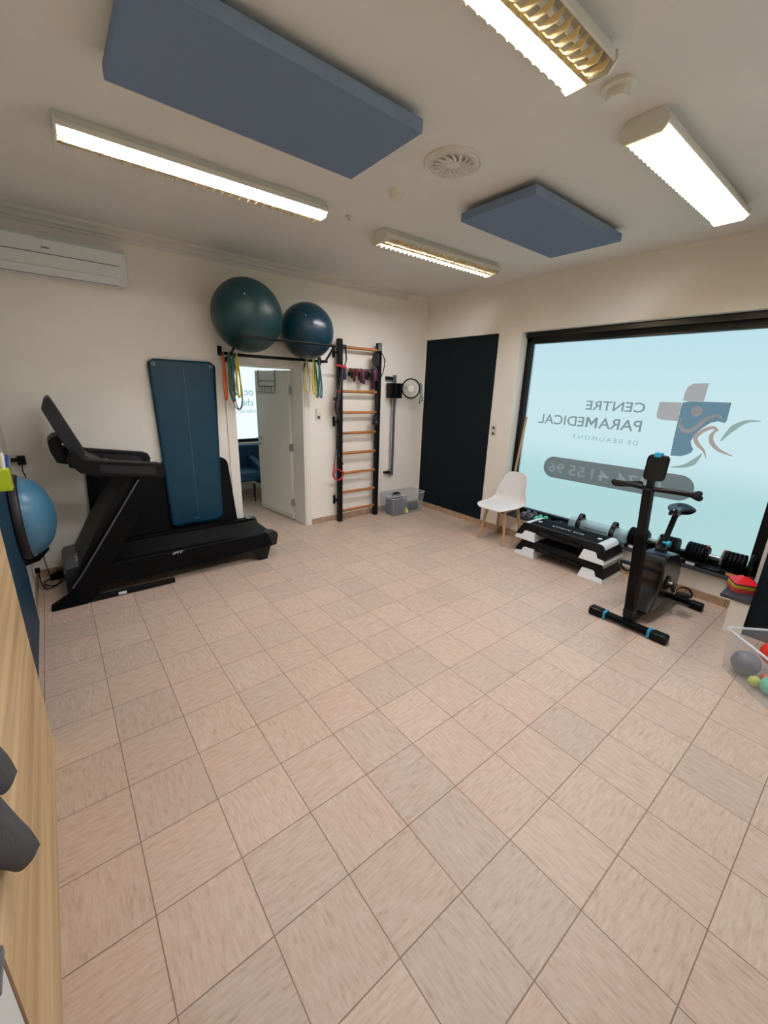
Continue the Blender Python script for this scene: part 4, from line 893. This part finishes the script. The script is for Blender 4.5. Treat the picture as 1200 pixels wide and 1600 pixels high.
# ------------------------------------------------------------------ toy bin bottom right
ua = Vector((-.69, -.724, 0)).normalized(); ub = Vector((.724, -.69, 0)); c_ = Vector((3.665, -.475, 0)) + ua * .30 + ub * .20
bn, T4 = tub('plastic_bin', 'large translucent plastic bin of balls at the right edge of the photo', c_.x, c_.y, math.atan2(ua.y, ua.x), .60, .40, .29, 0, .93, 'storage bin', 'clear', .004, .016)
a = MB(); hx = -.30 + .008
def hp_(y, z): return T4(.30 * (-1) + .012 + (.29 - z) * .03, y, z)
def hq(x, z): return T4(x, .195 - (.29 - z) * .05, z)
a.tube([hq(-.22, .10), hq(-.22, .235), hq(-.06, .235), hq(-.06, .10)], .006, 6); a.build('moulded_handle', 'clear_rim', bn)
def rball(c, r, m, label, bumps=0):
    a = MB(); a.sphere(c, r, 32)
    if bumps:
        for k in range(70):
            ph = math.acos(1 - 2 * (k + .5) / 70); th = PI * (1 + 5 ** .5) * k
            d = Vector((math.cos(th) * math.sin(ph), math.sin(th) * math.sin(ph), math.cos(ph))); a.sphere(Vector(c) + d * r, .005, 6)
    tag(a.build('ball', m, None), label, 'ball', 'small balls in the translucent bin')
rball((3.675, -.62, .088), .080, 'grey_ball', 'large grey ball in the left corner of the bin')
rball((3.83, -.73, .15), .080, 'red_ball', 'bright red ball at the right edge, above the others in the bin')
rball((3.565, -.695, .045), .033, 'lime_ball', 'small lime yellow ball lying between the grey and mint balls')
rball((3.545, -.775, .065), .056, 'mint', 'mint green spiky massage ball in the bin', 1)
rball((3.66, -.735, .040), .033, 'cone_orange', 'small orange ball behind the lime one in the bin')

# ------------------------------------------------------------------ left wall things
bs = thing('balance_trainer', 'blue half ball balance trainer hung on the left wall beside the treadmill', 'balance trainer', (XL, 2.93, .8))
yc_, zc_, R_ = 2.90, .81, .305
MB().lathe([(.02, XL + .018), (R_ - .02, XL + .018), (R_, XL + .03), (R_ + .004, XL + .05), (R_, XL + .07), (R_ - .012, XL + .078), (.02, XL + .078)], (0, yc_, zc_), 'x', 56).build('base_ring', 'bosu_ring', bs)
MB().lathe([(.285 * math.cos(t * PI / 2 / 14) + .0005, XL + .075 + .175 * math.sin(t * PI / 2 / 14)) for t in range(15)], (0, yc_, zc_), 'x', 56).build('dome', 'bosu_blue', bs)
hk2 = thing('hook_bracket', 'black hook bracket holding the balance trainer on the left wall', 'bracket', (XL, 2.9, .49))
a = MB(); a.prism([(XL, .45), (XL, .50), (XL + .085, .495), (XL + .15, .55), (XL + .17, .545), (XL + .10, .47), (XL + .02, .45)], 2.86, 2.92); a.build('bracket_arm', 'black_metal', hk2, .003)
MB().box(XL, XL + .006, 2.84, 2.94, .40, .55).build('bracket_plate', 'black_metal', hk2, .002)
so = thing('outlet', 'white wall socket high up in the back left corner', 'socket', (XL, 3.64, 1.11))
MB().box(XL, XL + .012, 3.56, 3.70, 1.07, 1.15).build('cover_plate', 'white_enamel', so, .002)
ad = thing('power_adapter', 'black plug adapter with a cable in the back left corner', 'power adapter', (.03, YB, 1.10))
MB().box(.0, .055, YB - .055, YB - .012, 1.06, 1.135).box(XL + .012, .005, YB - .06, YB - .03, 1.09, 1.12).build('adapter_body', 'black_plastic', ad, .004)
MB().tube(spline([(.025, YB - .03, 1.06), (.02, YB - .03, 1.0), (.03, YB - .03, .93), (.025, YB - .03, .6), (.03, YB - .04, .2), (.05, YB - .08, .01)], 6), .004, 6).build('cable', 'black_plastic', ad)
lo = thing('low_socket', 'low white socket at the foot of the left wall with a black plug', 'socket', (XL, 3.55, .15))
MB().box(XL, XL + .012, 3.50, 3.58, .11, .19).build('cover_plate', 'white_enamel', lo, .002)
MB().box(XL + .012, XL + .045, 3.52, 3.56, .13, .17).build('plug', 'black_plastic', lo, .004)
a = MB(); P = [(XL + .03, 3.54, .13), (XL + .04, 3.50, .03), (.03, 3.42, .006), (.10, 3.50, .006), (.12, 3.62, .006), (.05, 3.66, .006), (.00, 3.56, .010), (.06, 3.46, .012), (.12, 3.48, .02), (.16, 3.50, .05)]
a.tube(spline(P, 8), .005, 6); a.build('power_cord', 'black_plastic', tm)
cp = thing('pen_cup', 'lime green cup with marker pens fixed to the left wall', 'pen cup', (XL + .04, 2.46, 1.12))
MB().box(XL + .002, XL + .085, 2.36, 2.47, 1.115, 1.245).build('cup_body', 'lime', cp, .006)
for i, (dx, dy, m, h_) in enumerate(((.055, 2.44, 'paper', .10), (.06, 2.40, 'paper', .09), (.075, 2.45, 'pen_blue', .085))):
    tag(MB().cyl((XL + dx, dy, 1.20), (XL + dx + .01, dy + .01, 1.235 + h_), .008, n=10).build('marker_pen', m, None), ['white marker pen nearest the wall corner in the lime cup', 'white marker pen further left in the lime cup', 'blue marker pen leaning right in the lime cup'][i], 'pen', 'marker pens in the lime cup')

# wood clad panel on the left, towel, white board
struct('trim_6', MB().box(XL, .04, -1.6, 1.40, 0, 2.0), 'oak_panel', .002)
tw = thing('towel', 'dark grey towel hanging against the wood panel at the left edge', 'towel', (.09, .0, 1.0))
def fold(yc0, zc0, yc1, zc1, w0, w1, th, name):
    P = []; n = 16; m = 14
    for i in range(m + 1):
        v = i / m; yc = yc0 + (yc1 - yc0) * v; zc = zc0 + (zc1 - zc0) * v; ww = w0 + (w1 - w0) * v
        if v > .85: ww *= max(.12, math.sqrt(max(0, 1 - ((v - .85) / .15) ** 2)))
        d = Vector((0, yc1 - yc0, zc1 - zc0)).normalized(); sdir = Vector((0, -d.z, d.y))
        row = []
        for j in range(n + 1):
            t = 2 * PI * j / n
            k = 1 + .05 * math.sin(3 * t + 3 * v) + .03 * math.sin(5 * t - 4 * v)
            row.append(Vector((.052 + th, yc, zc)) + sdir * ww * math.cos(t) * k + Vector((th * math.sin(t) * k, 0, 0)))
        P.append(row)
    return MB().grid(P)
fold(-.02, 1.16, .255, .84, .085, .045, .016, 'a').build('towel_fold', 'towel', tw, 0, True, sub=1)
fold(-.10, 1.08, .175, .67, .075, .045, .024, 'b').build('towel_fold', 'towel', tw, 0, True, sub=1)
bd = thing('white_board', 'white board with brown edge and grey corner piece at the bottom left', 'board', (.08, -.3, 0))
MB().box(.0405, .056, -.75, -.10, 0, .731).build('board_panel', 'white_plastic', bd, .001)
MB().box(.0405, .057, -.10, -.085, 0, .731).build('board_edge', mat('edge_brown', (120, 84, 52), .5), bd, .001)
MB().box(.0405, .060, -.16, -.083, .732, .752).build('corner_piece', 'grey_ball', bd, .003)
tag(MB().prism([(-.058, .775), (-.038, .75), (-.048, .70), (-.072, .72)], .0405, .0415, 'x').build('paper_sticker', 'paper', None), 'small white paper sticker on the wood panel above the white board', 'sticker')
